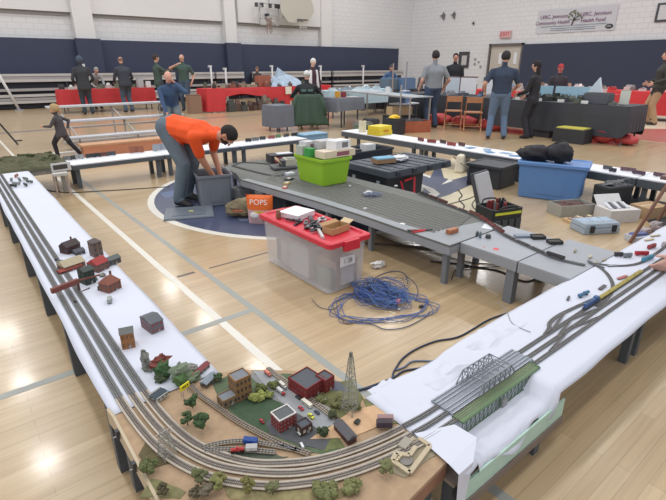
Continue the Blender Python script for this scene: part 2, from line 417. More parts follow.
def sheet(name, label, sts, z, tabn, tabf, nx=None, amp=.003, nn=14, drop=.5, axis='x', thick=.0012, loc=None, mat=PAPER, seed=0, dip=None):
    # paper laid over a table: stations (s, near, far); parts beyond the table edges hang
    vs = []; N = len(sts)
    for i, (s_, a, b) in enumerate(sts):
        for k in range(nn+1):
            q = a+(b-a)*k/nn; zz = z+amp*(1+noise.noise(Vector((s_*3.1+seed, q*6, seed))))
            if dip and dip[0] < s_ < dip[1]:
                bx_ = min(1, (s_-dip[0])/.03, (dip[1]-s_)/.03); by_ = max(0, min(1, (.752-q)/.012)); zz -= .056*bx_*by_; zz -= (.03*abs(math.sin(s_*13))**1.5 if q < .612 else 0)*bx_; zz += bx_*by_*.012*abs(noise.noise(Vector((s_*22, q*26, 2))))*(1 if q > .64 else 0)
            e = (tabn-q) if q < tabn else (q-tabf if q > tabf else 0)
            sq = q
            if e > 0:
                zz -= min(e*drop*1.6, .12); 
            vs.append((s_, sq, zz) if axis == 'x' else (sq, s_, zz))
    fs = [(i*(nn+1)+k, i*(nn+1)+k+1, (i+1)*(nn+1)+k+1, (i+1)*(nn+1)+k) for i in range(N-1) for k in range(nn)]
    o = MB().add(vs, fs).build(name, mat, smooth=True, loc=loc)
    so = o.modifiers.new('thick', 'SOLIDIFY'); so.thickness = thick; so.offset = 1
    return tag(o, label, 'paper')
sts = []
for i in range(90):
    y = 1.55+(6.63-1.55)*i/89
    sts.append((y, .217+.010*noise.noise(Vector((y*2.2, 0, 0))), .642+.014*noise.noise(Vector((y*1.9, 5, 0)))+.006*noise.noise(Vector((y*9, 5, 0)))))
sheet('paper_roll', 'long white paper sheet covering the row of tables along the left side', sts, T+.0015, .226, .632, amp=.0015, axis='y', nn=16)

# right row
ri = [(1.0, 1.62, 'paper covered table carrying the grey and green bridges'), (1.63, 2.62, 'paper covered table right of the bridges'), (2.63, 3.62, 'paper covered table beside the blue locomotive'), (3.63, 5.2, 'paper covered table at the right edge of the picture')]
MB_ = None
for x0, x1, lab in ri:
    if x0 == 1.0:
        module('layout_table', lab, [(x0,.757),(x1,.757),(x1,1.05),(x0,1.05)], [(x0+.06,.79),(x1-.05,.79),(x0+.06,1.01),(x1-.05,1.01)], side=MODDK, leg=.04)
        sh_ = thing('bridge_shelf', 'low wooden shelf along the front of the bridge table under the drooping paper', 'shelf', (1.31, .675, 0)); MB().box(0, 0.008, .235, .62, .12, .012).build('shelf_board', M((150,140,130), .6), sh_)
        for q in (-.28,.28): MB().box(q, -.02, 0, .04, .04, .235).build('leg', MODDK, sh_)
        continue
    module('layout_table', lab, [(x0,.64),(x1,.64),(x1,1.05),(x0,1.05)], [(x0+.06,.68),(x1-.05,.68),(x0+.06,1.01),(x1-.05,1.01)], side=MODDK, leg=.04)
tag(MB().box(1.36, .609, .165, .66, .008, .082).build('mint_panel', M((176,206,192), .5)), 'pale mint green panel hanging under the drooping paper by the green bridge', 'panel')
tag(MB().box(1.36, .612, .13, .66, .026, .034).build('lower_rail', M((118,106,98), .6)), 'grey brown wooden rail running below the pale mint panel', 'rail')
sts = []
for i in range(150):
    x = 1.0+(5.3-1.0)*i/149
    far = 1.055+.035*noise.noise(Vector((x*3.4, 9, 0)))+.01*noise.noise(Vector((x*14, 3, 0)))+(0 if x < 1.6 else min(.06, (x-1.6)*.2))
    near = .606+.008*noise.noise(Vector((x*3, 2, 0)))
    if 1.02 < x < 1.62: near += .018*math.sin(PI*(x-1.02)/.3)**2 - .012
    sts.append((x, near, far))
sheet('paper_roll', 'long wrinkled white paper sheet covering the tables along the right side', sts, T+.0015, .63, 1.06, amp=.002, nn=44, seed=3, dip=(1.09,1.615))
# extra loose paper sheets on the wrinkled inner side
def loose(label, pts, z, seed=1, amp=.012, nu=26, nv=20):
    a, b, c, d = [Vector(p) for p in pts]; vs = []
    for i in range(nu+1):
        for j in range(nv+1):
            u, v = i/nu, j/nv; p = (a*(1-u)+b*u)*(1-v)+(d*(1-u)+c*u)*v
            ed = min(1, 3.2*min(u, 1-u, v, 1-v)); jx = .02*noise.noise(Vector((u*4+seed, v*4, 7))); vs.append((p.x+jx, p.y+jx*.6, z-.004+ed*(amp*abs(noise.noise(Vector((p.x*9+seed, p.y*7, seed))))*1.6+amp*.7*abs(math.sin(p.x*24-p.y*15+seed)))))
    fs = [(i*(nv+1)+j, (i+1)*(nv+1)+j, (i+1)*(nv+1)+j+1, i*(nv+1)+j+1) for i in range(nu) for j in range(nv)]
    o = MB().add(vs, fs).build('paper_sheet', PAPER, smooth=True); so = o.modifiers.new('t', 'SOLIDIFY'); so.thickness = .001; so.offset = 1
    return tag(o, label, 'paper')
loose('creased white paper piece overlapping the scenery corner beside the lattice tower', [P(367,391,T), P(405,421,T), P(432,402,T), P(390,378,T)], T+.006, 1, .006)
loose('crumpled white paper with raised folds beside the grey truss bridge', [P(404,382,T), P(440,392,T), P(478,362,T), P(442,359,T)], T+.006, 4, .018)
loose('smooth white paper flap curling up where two cables pass under', [P(462,350,T), P(492,352,T), P(530,322,T), P(478,330,T)], T+.006, 6, .018)
# paper flap at the module joint by the green bridge, hanging over the outer edge
a = [(1.0,.80,T+.012),(1.14,.74,T+.014),(1.15,.655,T+.012),(1.10,.612,T+.006),(1.04,.60,T-.02),(1.035,.598,T-.14),(.995,.598,T-.15),(.985,.60,T-.01),(.99,.66,T+.012)]
cfl = [(1.0,.80,T+.012),(1.14,.74,T+.014),(1.15,.655,T+.012),(.985,.64,T+.012)]
mb = MB(); mb.add(cfl+[(1.06,.604,T+.004),(.983,.602,T+.004),(1.03,.598,T-.15),(.988,.598,T-.16)], [(0,1,2,3),(3,2,4,5),(5,4,6,7)])
o = mb.build('paper_flap', PAPER); so = o.modifiers.new('t', 'SOLIDIFY'); so.thickness = .0015
tag(o, 'white paper flap folded down over the table edge at the end of the scenery', 'paper')

# far row and far right row
for i, (x0, x1, lab) in enumerate(((1.1, 2.3, 'low grey table with white top behind the running child'), (2.31, 3.5, 'low white topped table behind the man in orange'), (3.51, 4.8, 'low white topped table in front of the seated man with a green coat'))):
    module('display_table', lab, [(x0,6.68),(x1,6.68),(x1,7.12),(x0,7.12)], [(x0+.08,6.74),(x1-.08,6.74),(x0+.08,7.05),(x1-.08,7.05)], top=WHITE, side=MODDK, leg=.05)
for i, (y0, y1, lab) in enumerate(((5.2, 7.1, 'low dark edged table at the far inner corner behind the black trunk'), (3.3, 5.19, 'low dark edged table with blue papers left of the blue bin'), (1.9, 3.29, 'low dark edged table running behind the blue bin'), (.5, 1.89, 'low dark edged table reaching the right picture edge'))):
    module('display_table', lab, [(5.92,y0),(6.36,y0),(6.36,y1),(5.92,y1)] , [(5.98,y0+.08),(5.98,y1-.08),(6.3,y0+.08),(6.3,y1-.08)], top=WHITE, side=MODDK, h=.09, leg=.05)
module('layout_table', 'corner table under the green grass mound', [(.3,6.62),(1.08,6.62),(1.08,7.5),(.3,7.5)], [(.36,6.7),(1.0,6.72),(.36,7.4),(1.0,7.4)], side=M((150,146,142),.6))

# central double table
cen = [(2.555,1.87),(2.555,2.8),(2.52,3.4),(2.44,4.2),(2.40,4.62),(2.50,4.9),(2.56,5.35),(2.75,5.5),(3.2,5.45),(3.40,4.9),(3.44,3.6),(3.47,3.05),(3.36,2.4),(3.29,2.1),(3.22,1.87)]
YT = M((106,108,104), .7, 0, .07, 10); CG = M((150,154,160), .5, 0, .05, 6)
module('yard_table', 'long grey table carrying the rail yard, lime bin and trunk front', cen, [(2.60,1.92),(2.78,1.92),(2.63,2.74),(2.60,3.3),(3.1,2.0),(2.50,4.3),(2.62,5.2),(3.2,5.2),(3.3,3.7)], top=YT, side=CG, h=.06, leg=.04, legm=MODG)
module('yard_table', 'light grey table with a red stain, in front of the orange brown block', [(2.67,1.42),(3.27,1.42),(3.27,1.86),(2.67,1.86)], [(2.71,1.46),(3.2,1.5)], top=M((160,163,170), .5, 0, .05, 6), side=CG, h=.062, leg=.06, legm=MODG)
module('yard_table', 'light grey table joining the white paper at the right', [(2.67,1.075),(3.34,1.075),(3.34,1.41),(2.67,1.41)], [(3.22,1.3)], top=M((156,159,166), .5, 0, .05, 6), side=CG, h=.062, leg=.05, legm=MODG)
ytb = bpy.data.objects['yard_table']; yl = ytb.location
MB().prism([(x-yl.x, y-yl.y) for x, y in ((2.56,1.875),(2.56,2.8),(2.525,3.4),(2.445,4.2),(2.405,4.6),(2.48,4.6),(2.53,4.2),(2.62,3.4),(2.65,2.8),(2.67,2.15),(3.2,2.05),(3.2,1.875))], T+.0001, T+.0012).build('front_strip', M((146,150,154), .5, 0, .06, 8), ytb)
for q, (px, py, r) in enumerate(((496,249,.022),(484,247,.007))):
    p = P(px, py, T); tag(MB().lathe([(r, 0), (r*.95, .001)], n=14).build('red_paint_spot', M((214,90,88), .6), loc=(p.x, p.y, T+.0003)), ['big red paint spot on the light grey table', 'tiny red paint dot on the light grey table'][q], 'paint spot')

# ---------------- railway track ----------------
RB = M((150,143,134), .8, 0, .12, 60); TIE = M((74,66,60), .8); RAIL = M((150,148,148), .35, .6)
RBD = M((112,114,116), .8, 0, .08, 60)
def track(label, pts, bed=RBD, wd=.030, tie_step=.011, z=T+.002, group=None, cat='railway track', bed_h=.003, name='railway_track', tiem=TIE, rail_w=.0014, tie_l=.017):
    o0 = Vector((pts[0][0], pts[0][1], z)); sp = [Vector((p[0]-o0.x, p[1]-o0.y, 0)) for p in pts]
    t = thing(name, label, cat, o0, 0, group)
    MB().strip(sp, wd, 0, bed_h).build('roadbed', bed, t)
    # ties by arc length
    mb = MB(); acc = 0
    for i in range(len(sp)-1):
        a, b = sp[i], sp[i+1]; l = (b-a).length
        if l < 1e-6: continue
        ang = math.atan2(b.y-a.y, b.x-a.x); q = tie_step-acc if acc else 0
        while q < l:
            p = a+(b-a)*(q/l); mb.box(p.x, p.y, bed_h, .0035, tie_l, .0009, ang); q += tie_step
        acc = l-(q-tie_step)
    if mb.v: mb.build('ties', tiem, t)
    for s_ in (-.0045, .0045):
        MB().strip(sp, rail_w, bed_h+.0009, bed_h+.0029, s_).build('rail', RAIL, t)
    return t
outer = [(.27,6.55),(.27,5),(.27,3.5),(.27,2.3),(.27,1.75),(.276,1.49),(.298,1.29),(.343,1.145),(.41,1.03),(.50,.935),(.585,.877),(.67,.835),(.79,.797),(.95,.768),(1.12,.757),(1.3,.755)]
mid = [(.314,6.55),(.314,5),(.314,3.5),(.314,2.3),(.314,1.75),(.322,1.47),(.345,1.29),(.40,1.13),(.48,1.02),(.58,.93),(.68,.878),(.80,.838),(.95,.81),(1.12,.798),(1.3,.797)]
inner = [(.356,6.55),(.356,5),(.356,3.5),(.356,2.3),(.356,1.7),(.365,1.45),(.388,1.28),(.43,1.16),(.50,1.05),(.58,.98),(.68,.92),(.80,.88),(.95,.852),(1.12,.842),(1.3,.84)]
def splitpath(pts, y):  # separate paper and scenery portions so each keeps its own ballast
    sp = spline(pts, 8); a = [p for p in sp if p.y > y]; b = [p for p in sp if p.y <= y]; return a, [a[-1]]+b
for pts, w_ in ((outer, 'outermost'), (mid, 'middle'), (inner, 'innermost')):
    a, b = splitpath(pts, 1.6)
    track(w_+' of the three grey main lines along the left paper sheet', a, z=T+.006)
    track(w_+' of the three curved main lines around the scenery corner', [p for p in b if p.x < 1.0], bed=M((178,168,154), .85, 0, .12, 80), wd=.032, z=T+.006, tie_step=.0058, tiem=M((98,84,74), .85), tie_l=.018)
def run(label, pts, **k): return track(label, spline(pts, 6), z=T+.007, **dict(dict(wd=.021), **k))
run('outermost main line crossing the joint before the green bridge', [(1.0,.763),(1.1,.757),(1.18,.757)]); run('middle main line crossing the joint before the truss bridge', [(1.0,.805),(1.1,.799),(1.2,.799)]); run('innermost main line crossing the joint before the truss bridge', [(1.0,.85),(1.1,.842),(1.2,.842)])
run('outermost main line running right from the green bridge', [(1.70,.757),(2.3,.757),(3.2,.757),(4.4,.757)])
run('middle main line running right from the bridges', [(1.72,.799),(2.3,.799),(3.2,.799),(4.4,.799)])
run('innermost main line that carries the blue locomotive', [(1.72,.842),(2.0,.842),(2.4,.842),(3.2,.842),(4.4,.842)])
run('fourth line that bends off the innermost line near the crossovers', [(1.95,.845),(2.02,.862),(2.08,.888),(2.2,.895),(2.42,.875),(2.55,.86)])
for i, (a, b) in enumerate((((1.84,.762),(2.05,.795)), ((1.98,.80),(2.2,.84)), ((2.02,.845),(2.22,.89)), ((2.12,.795),(2.34,.757)), ((2.2,.835),(2.42,.80)))):
    run(['slanting crossover track nearest the green bridge', 'slanting crossover track in the middle of the crossing ladder', 'slanting crossover track on the inner side of the ladder', 'reverse crossover track between outer and middle lines', 'reverse crossover track between middle and innermost lines'][i], [a, ((a[0]+b[0])/2, (a[1]+b[1])/2), b], wd=.011)
W = lambda *ps: [tuple(P(x, y, T)[:2]) for x, y in ps]
run('curved grey track bending from the central table onto the paper', W((588,262),(604,272),(612,284),(611,294),(603,303),(596,308)))
run('curved grey track sweeping along the inner paper edge by the loose cars', W((596,265),(620,267),(640,264),(655,255),(672,243)))
# scenery corner tracks
run('branch track running diagonally past the tan mill', W((191,386),(200,396),(215,407),(235,421),(258,434),(285,447),(310,456)), bed=M((150,132,112), .9, 0, .1, 60), wd=.022)
run('branch track running past the big red factory', W((268,370),(280,379),(300,394),(320,408),(336,420)), bed=M((160,146,128), .9, 0, .1, 60), wd=.024)
run('siding track under the blue car', W((203,450),(215,446),(235,443),(255,444),(280,448),(300,452)), bed=M((160,150,134), .9, 0, .1, 60), wd=.02)
run('siding track under the red and white cars', W((206,452),(225,451),(250,452),(275,454)), bed=M((150,142,128), .9, 0, .1, 60), wd=.02)
# yard tracks on the central table
bands = []
ordn = ['first', 'second', 'third', 'fourth', 'fifth', 'sixth', 'seventh', 'eighth', 'ninth', 'tenth', 'eleventh']
for k in range(11):
    x = 2.665+.058*k
    y1 = 4.7-.05*abs(k-5); y0 = 2.0+.018*k if k > 3 else 2.12
    pts = [(x*.0+2.95+(x-2.95)*.9, y0), (x, y0+.45), (x, 3.2), (x, 4.2), (x-.02, y1)]
    track('yard track on the long grey table, %s from its front edge' % ordn[k], spline(pts, 5), bed=M((140,140,134), .8, 0, .1, 40), wd=.030, z=T+.0015, group='parallel yard tracks on the long grey table', tie_step=.02, tiem=M((104,102,98), .8), tie_l=.022, rail_w=.0026)
ov = [tuple(P(x, y, T)[:2]) for x, y in ((233,166),(240,163),(252,163),(265,164),(284,167),(288,172),(280,176),(268,175),(255,172),(243,169))]
track('dark oval loop of track at the far tip of the long grey table', spline(ov+[ov[0]], 6), bed=M((58,60,64), .6), wd=.045, z=T+.004, name='track_loop', tie_step=.02)
# ---------------- scenery corner ----------------
g2 = lambda *ps: [tuple(P(x, y, T)[:2]) for x, y in ps]
EARTH = M((170,144,116), .95, 0, .14, 25, .3)
cor = [(.232,1.50),(.232,1.55),(.635,1.55)]+g2((252,369.5),(270,370),(290,370.5),(320,374),(340,381),(362,396))+[(1.0,1.04),(1.0,.66),(.232,.58)]
cmod = module('scenery_table', 'corner table modelled as a brown and green town landscape', cor, [(.26,1.5),(.58,1.5),(.95,.71),(.95,1.15),(.27,.65)], top=EARTH, side=M((142,102,82), .6), h=.055, leg=.045, legm=MODDK)
cbase = cmod.location
def patch(poly, col, h=.002, nm='ground_patch', z0=T, rough=.95, var=.12, scale=40):
    pl = [(x-cbase.x, y-cbase.y) for x, y in poly]
    # ragged edge
    out = []
    n = len(pl)
    for i in range(n):
        a, b = Vector(pl[i]), Vector(pl[(i+1) % n])
        for k in range(5):
            p = a.lerp(b, k/5); q = .006*noise.noise(Vector((p.x*40, p.y*40, 3))); out.append((p.x+q, p.y+q))
    return MB().prism(out, z0+.0001, z0+h).build(nm, M(col, rough, 0, var, scale, .2), cmod)
GR = (84,100,66)
patch(g2((212,384),(228,376),(252,374),(290,374),(315,377),(333,395),(345,400),(343,418),(330,430),(345,447),(330,455),(300,452),(262,437),(240,424),(222,404)), (88,102,78), .0016, var=.2)
patch(g2((226,404),(245,398),(272,398),(290,412),(280,430),(262,434),(240,420)), (66,86,64), .0022)
patch(g2((312,378),(333,384),(352,380),(363,398),(355,414),(338,420),(322,408)), (112,112,74), .0024, var=.25)
patch(g2((301,420),(322,416),(334,432),(345,447),(326,452),(305,444)), (104,110,70), .0026, var=.25)
patch(g2((362,398),(380,410),(398,424),(390,424),(368,410)), (110,112,70), .0024, var=.25)
patch(g2((252,371),(266,372),(330,408),(338,424),(318,430),(304,418),(280,402)), (150,153,156), .0032, 'road', rough=.8, var=.04)
patch(g2((248,374),(252,373),(300,402),(296,412),(270,398)), (128,130,130), .0028, 'pavement', rough=.8, var=.04)
patch(g2((266,424),(284,404),(306,418),(330,440),(325,450),(300,446),(270,434)), (84,86,90), .003, 'asphalt_yard', rough=.85, var=.06)
patch(g2((318,376),(340,383),(352,392),(336,392),(320,385)), (92,96,106), .003, 'asphalt_yard', rough=.8, var=.05)
patch(g2((206,452),(235,448),(268,453),(288,458),(262,461),(225,458)), (82,90,78), .002, var=.2)
patch(g2((146,442),(158,452),(170,464),(150,468),(138,456)), (96,86,60), .002, var=.25)
patch(g2((152,478),(186,492),(180,499),(140,497)), (120,116,80), .002, var=.25)
patch(g2((222,482),(262,492),(340,489),(360,478),(352,495),(300,505),(230,500)), (140,130,92), .0024, var=.3)
patch(g2((310,440),(350,438),(420,410),(418,405),(380,404),(350,412),(333,425)), (206,170,134), .0034, 'sand_patch', var=.1)
patch(g2((395,440),(425,418),(437,440),(435,455),(405,478),(384,470)), (150,140,118), .0026, 'concrete_pad', var=.1)
# narrow board of scenery edge seen on the outer left side
o = tag(MB().prism([(.222,.6),(.2315,.6),(.2315,1.545),(.226,1.60),(.216,1.60),(.2215,1.54)], T-.062, T+.003).build('edge_board', M((188,172,146), .6, 0, .05, 6)), 'pale curved wooden edge board clamped to the outer left side of the scenery', 'board')
for i, (x, y) in enumerate(((.214,1.46),(.214,1.28))):
    t = thing('clamp', ['small dark clamp on the pale edge board, the farther one', 'small dark clamp on the pale edge board, the nearer one'][i], 'clamp', (x, y, T-.05)); MB().box(0, 0, .02, .010, .018, .035).build('jaw', DARK, t); MB().cyl((-.015,0,.03), (0,0,.03), .0025).build('screw', STEEL, t)

_win = {}
HS = 1.0
def house(name, label, cat, p, rz, w_, d_, h, wall, roof, rooftype='flat', floors=2, cols=4, wcol=(60,62,66), parapet=None, eave=.003, ridge=.03, chimney=False, group=None, door=True, side_cols=None):
    w_ *= HS; d_ *= HS; h *= HS; ridge *= HS
    t = thing(name, label, cat, (p[0], p[1], p[2] if len(p) > 2 else T+.001), rz, group)
    wm = brick_mat('model_brick', wall, tuple(int(c*.88) for c in wall), tuple(int(c*.8) for c in wall), .008, .003, .0006, .85, 'XZ') if cat != 'shed' else M(wall, .8, 0, .08, 80)
    MB().box(0, 0, 0, w_, d_, h).build('walls', wm, t)
    rm = M(roof, .8, 0, .08, 60)
    if rooftype == 'flat':
        MB().box(0, 0, h, w_*.98, d_*.98, .0015).build('roof', rm, t); rf = t.children[-1]
        pm = M(parapet, .7) if parapet else wm
        mb = MB(); e = .0035
        for sx in (-1, 1): mb.box(sx*(w_/2-e/2), 0, h, e, d_, .005); mb.box(0, sx*(d_/2-e/2), h, w_-2*e, e, .005)
        mb.build('parapet', pm, rf)
    else:
        a, b = w_/2+eave, d_/2+eave
        vs = [(-a,-b,h-.001),(a,-b,h-.001),(a,b,h-.001),(-a,b,h-.001),(-a,0,h+ridge),(a,0,h+ridge)]
        if rooftype == 'hip': vs[4] = (-a+b*.7, 0, h+ridge); vs[5] = (a-b*.7, 0, h+ridge)
        MB().add(vs, [(0,1,5,4),(2,3,4,5),(0,4,3),(1,2,5),(3,2,1,0)]).build('roof', rm, t); rf = t.children[-1]
    if chimney: MB().box(w_*.28, d_*.15, h, .009, .009, ridge+.014 if rooftype != 'flat' else .02).build('chimney', M((110,70,60), .8), rf)
    proto = None
    for fl in range(floors):
        for side in range(4):
            L = w_ if side in (0, 2) else d_; n_ = cols if side in (0, 2) else (side_cols or max(1, int(cols*d_/w_)))
            for c in range(n_):
                u = -L/2+L*(c+.5)/n_; zz = h*(fl+.3)/floors; ww = min(L/n_*.45, .011); hh = h/floors*.45
                if proto is None: pm_ = MB().box(0, 0, 0, 1, 1, 1); proto = pm_.build('window', M(wcol, .3), t)
                else: q = proto.copy(); C.objects.link(q); q.parent = t
                q = proto if (fl, side, c) == (0, 0, 0) else q
                q.scale = (ww, .0012, hh)
                if side == 0: q.location = (u, -d_/2, zz)
                elif side == 2: q.location = (u, d_/2, zz)
                elif side == 1: q.location = (w_/2, u, zz); q.rotation_euler = (0, 0, PI/2)
                else: q.location = (-w_/2, u, zz); q.rotation_euler = (0, 0, PI/2)
    if door: MB().box(w_*.1, -d_/2-.0006, 0, .009, .0014, h/max(floors,1)*.42).build('door', M((150,150,150), .6), t)
    return t
def pz(x, y, z=T): v = P(x, y, z); return (v.x, v.y, T+.004)
def loaf(name, label, cat, p, parts, rz=0.):  # rough craggy model built from jittered masses
    t = thing(name, label, cat, (p[0], p[1], T+.003), rz)
    for nm, c, r, col, jit in parts: MB().ell((c[0]*HS, c[1]*HS, c[2]*HS), tuple(q*HS for q in r), 14, 9, jit).build(nm, M(col, .9, 0, .2, 90, .4), t)
    return t
V = (0, 0)
# scenery buildings
house('model_mill', 'tall tan model mill with grey flat roof on the scenery corner', 'model building', pz(241,396), .02, .066, .06, .092, (158,120,80), (120,124,130), floors=3, cols=4)
house('model_mill_annex', 'low tan model annex with big grey roof in front of the tall mill', 'model building', pz(228,403), .02, .062, .05, .03, (150,124,92), (128,134,142), floors=1, cols=3, rooftype='flat')
house('model_factory', 'red brick model building with a white edged flat roof', 'model building', pz(284,425), .0, .07, .058, .048, (150,54,50), (92,96,98), floors=3, cols=5, parapet=(220,216,212), wcol=(120,110,112))
house('model_shop', 'dark low model annex with grey roof beside the white edged red building', 'model building', pz(304,431), .0, .045, .04, .028, (84,60,58), (80,84,92), floors=1, cols=2, wcol=(190,180,160))
t = house('model_factory', 'long red model factory with dark grey flat roof', 'model building', pz(307,390), .12, .10, .105, .05, (138,44,44), (84,88,94), floors=2, cols=6, wcol=(110,60,58))
t = house('model_factory_wing', 'raised end block of the long red model factory', 'model building', pz(325,388), .12, .05, .055, .053, (140,46,46), (82,86,92), floors=2, cols=3, wcol=(110,60,58))
house('model_freight_shed', 'dark brown model freight shed with a grey ridged roof', 'shed', pz(345,436), 1.45, .09, .034, .024, (92,54,46), (92,90,94), 'gable', 1, 5, ridge=.012)
house('model_platform_house', 'small grey model hut on the sandy ground beside the shed', 'shed', pz(357,424), .3, .016, .014, .008, (70,68,60), (60,60,56), 'gable', 1, 1, ridge=.005)
# amphitheatre-like sandy block near the bottom right of the scenery
t = thing('model_ruin', 'sand coloured model ruin with a round grey pit near the scenery end', 'model building', pz(410,457), .18); t.scale = (.84,.84,.8)
mb = MB()
for a, b in (((-.075,-.045,.006),(.09,-.035,.006)), ((-.075,-.045,.006),(-.07,.035,.006)), ((-.07,.035,.006),(-.03,.045,.006)), ((.09,-.035,.006),(.095,.02,.006)), ((-.03,.045,.006),(-.005,.0,.006)), ((-.005,0,.006),(.05,.005,.006))):
    mb.bar(a, b, .018, .012)
mb.build('stone_walls', M((188,174,148), .9, 0, .1, 60), t); MB().lathe([(.026,0),(.026,.006),(.02,.007),(.018,.003)], (-.03,.0,0), 18).build('round_pit', M((136,132,128), .9), t)
for k in range(5): MB().box(.03+.012*k, .03+.004*(k % 2), 0, .01, .012, .012).build('block', M((196,180,150) if k % 2 else (170,158,140), .9), t)
for k in range(3): MB().box(-.06+.012*k, .02, .012, .008, .008, .006).build('stone_post', M((206,190,156), .9), t)
tag(MB().box(0, 0, 0, .05, .03, .012, .2).build('model_crate', M((160,152,140), .8), loc=pz(405,446)), 'grey flat model crate behind the sandy ruin', 'model crate')
# lattice pylon
def lattice(t, b, h, top, m_, n_=7, nm='lattice', r=.0009):
    mb = MB()
    cor_ = lambda f: [(sx*(b+(top-b)*f)/2, sy*(b+(top-b)*f)/2, h*f) for sx, sy in ((-1,-1),(1,-1),(1,1),(-1,1))]
    for k in range(n_):
        f0, f1 = 1-(1-k/n_)**1.25, 1-(1-(k+1)/n_)**1.25; A, B = cor_(f0), cor_(f1)
        f0 = k/n_; f1 = (k+1)/n_; A, B = cor_(f0), cor_(f1)
        for i in range(4):
            j = (i+1) % 4; mb.bar(A[i], B[i], r*2.2); mb.bar(A[i], B[j], r*1.3); mb.bar(A[j], B[i], r*1.3); mb.bar(B[i], B[j], r*1.6)
    return mb.build(nm, m_, t)
LG = M((150,150,140), .6, .1)
t = thing('model_pylon', 'tall grey green lattice pylon at the inner edge of the scenery', 'model tower', pz(350,412), .3)
lattice(t, .05, .235, .011, LG, 9); MB().box(0, 0, .235, .009, .009, .018).build('tower_head', M((110,110,100), .7), t)
t = thing('model_pylon', 'grey lattice pylon standing over the curved tracks at lower left', 'model tower', pz(168,456), .2)
lattice(t, .045, .10, .02, M((150,148,140), .6, .1), 6, r=.0007)
mb = MB()
for z in (.08,.098): mb.bar((-.03,0,z), (.03,0,z), .002)
mb.build('cross_arm', M((170,168,160), .6), t)
t = thing('yellow_billboard', 'small yellow billboard on thin legs near the paper edge', 'model sign', pz(186,396), .35)
mb = MB()
for x in (-.016, .016):
    for y in (-.006, .006): mb.bar((x,y,0), (x,y,.03), .0018)
mb.build('legs', M((150,150,150), .5), t); MB().box(0, 0, .03, .044, .004, .022).build('board', M((232,216,40), .6), t)
MB().box(-.004, -.0023, .039, .018, .0008, .005).box(.012, -.0023, .039, .006, .0008, .005).build('dark_print', M((50,50,40), .6), t)
# trees
BK = M((86,66,52), .9)
def tree(name, label, p, h, r, col, seed, bare=.35, cat='model tree', group=None):
    h *= 1.15; r *= 1.3
    random.seed(seed); t = thing(name, label, cat, p, random.uniform(0, 3), group)
    mb = MB(); mb.tube([(0,0,0), (.001,0,h*.5), (.002,0,h*.85)], [h*.05, h*.035, h*.01], 6)
    for k in range(4):
        a = k*1.6; mb.tube([(0,0,h*.35+k*.05*h), (math.cos(a)*r*.6, math.sin(a)*r*.6, h*.6+k*.05*h)], [h*.025, h*.01], 5)
    mb.build('trunk', BK, t)
    mb = MB()
    for k in range(16):
        a = random.uniform(0, 2*PI); q = math.sqrt(random.random())*r*.72; zz = h*(bare+(1-bare)*random.uniform(.2, .85)); s_ = r*random.uniform(.28, .46)*(1.1-.3*(zz/h))
        mb.ell((q*math.cos(a), q*math.sin(a), zz), (s_, s_, s_*.8), 9, 6, .5)
    mb.build('foliage', M(col, .95, 0, .3, 150, .5), t); return t
TG = (64,84,52)
for i, (px, py, h, r, lab) in enumerate(((193,409,.045,.021,'dark green model tree standing alone behind the pair on brown earth'), (188,426,.04,.018,'smaller dark green model tree, left of the pair on brown earth'), (203,430,.052,.025,'larger dark green model tree, right of the pair on brown earth'),
        (218,381,.022,.017,'dark green model bush beside the left corner of the tan mill'))):
    tree('model_tree', lab, pz(px, py), h, r, TG, 20+i)
for i, (px, py, h, r, lab, c) in enumerate(((262,391,.022,.02,'olive model bush in front of the tall mill',(96,104,60)), (273,388,.02,.02,'olive model bush right of the mill near the road',(98,104,62)), (248,398,.018,.016,'dark twiggy model bush at the mill annex',(92,76,62)), (257,399,.02,.026,'pale yellow green model bush on the lawn by the mill',(146,152,84)),
        (269,397,.016,.016,'small pale green model bush beside the big pale one',(134,142,80)), (322,435,.028,.018,'dark green model bush beside the annex yard',(62,74,50)), (332,417,.02,.016,'small dark bush at the end of the model road',(70,78,54)), (338,405,.018,.025,'brown green scrub clump at the foot of the tall pylon',(106,106,70)), (356,408,.018,.02,'brown green scrub clump right under the tall pylon',(100,104,66)), (322,402,.015,.018,'low scrub clump beside the white parked model car',(112,112,74)))):
    tree('model_bush', lab, pz(px, py), h, r, c, 40+i, .05, 'model bush')
for i, (px, py, h, r, lab, c) in enumerate(((150,473,.035,.024,'dark green model tree at the lower left corner of the scenery',(92,98,62)), (201,485,.05,.022,'olive model tree outside the curve, leftmost of the lower row',(100,104,70)), (220,490,.045,.022,'yellow green model tree outside the curve, second of the lower row',(122,122,76)), (208,497,.035,.02,'grey twiggy model bush in front of the two lower left trees',(108,100,84)),
        (249,494,.05,.018,'thin olive model tree in the middle of the lower row',(116,112,66)), (273,495,.035,.018,'grey green model tree right of the middle of the lower row',(108,110,78)), (163,496,.03,.016,'dark shrub near the bottom edge of the scenery',(84,78,56)), (386,474,.04,.02,'grey green model tree beside the sandy ruin',(116,118,80)), (325,494,.02,.03,'low green scrub by the outer edge, left one',(112,116,74)), (352,492,.018,.026,'low green scrub by the outer edge, right one',(118,120,78)), (196,497,.02,.016,'tiny brown shrub at the bottom edge of the scenery',(92,84,66)))):
    tree('model_tree', lab, pz(px, py), h, r, c, 70+i)
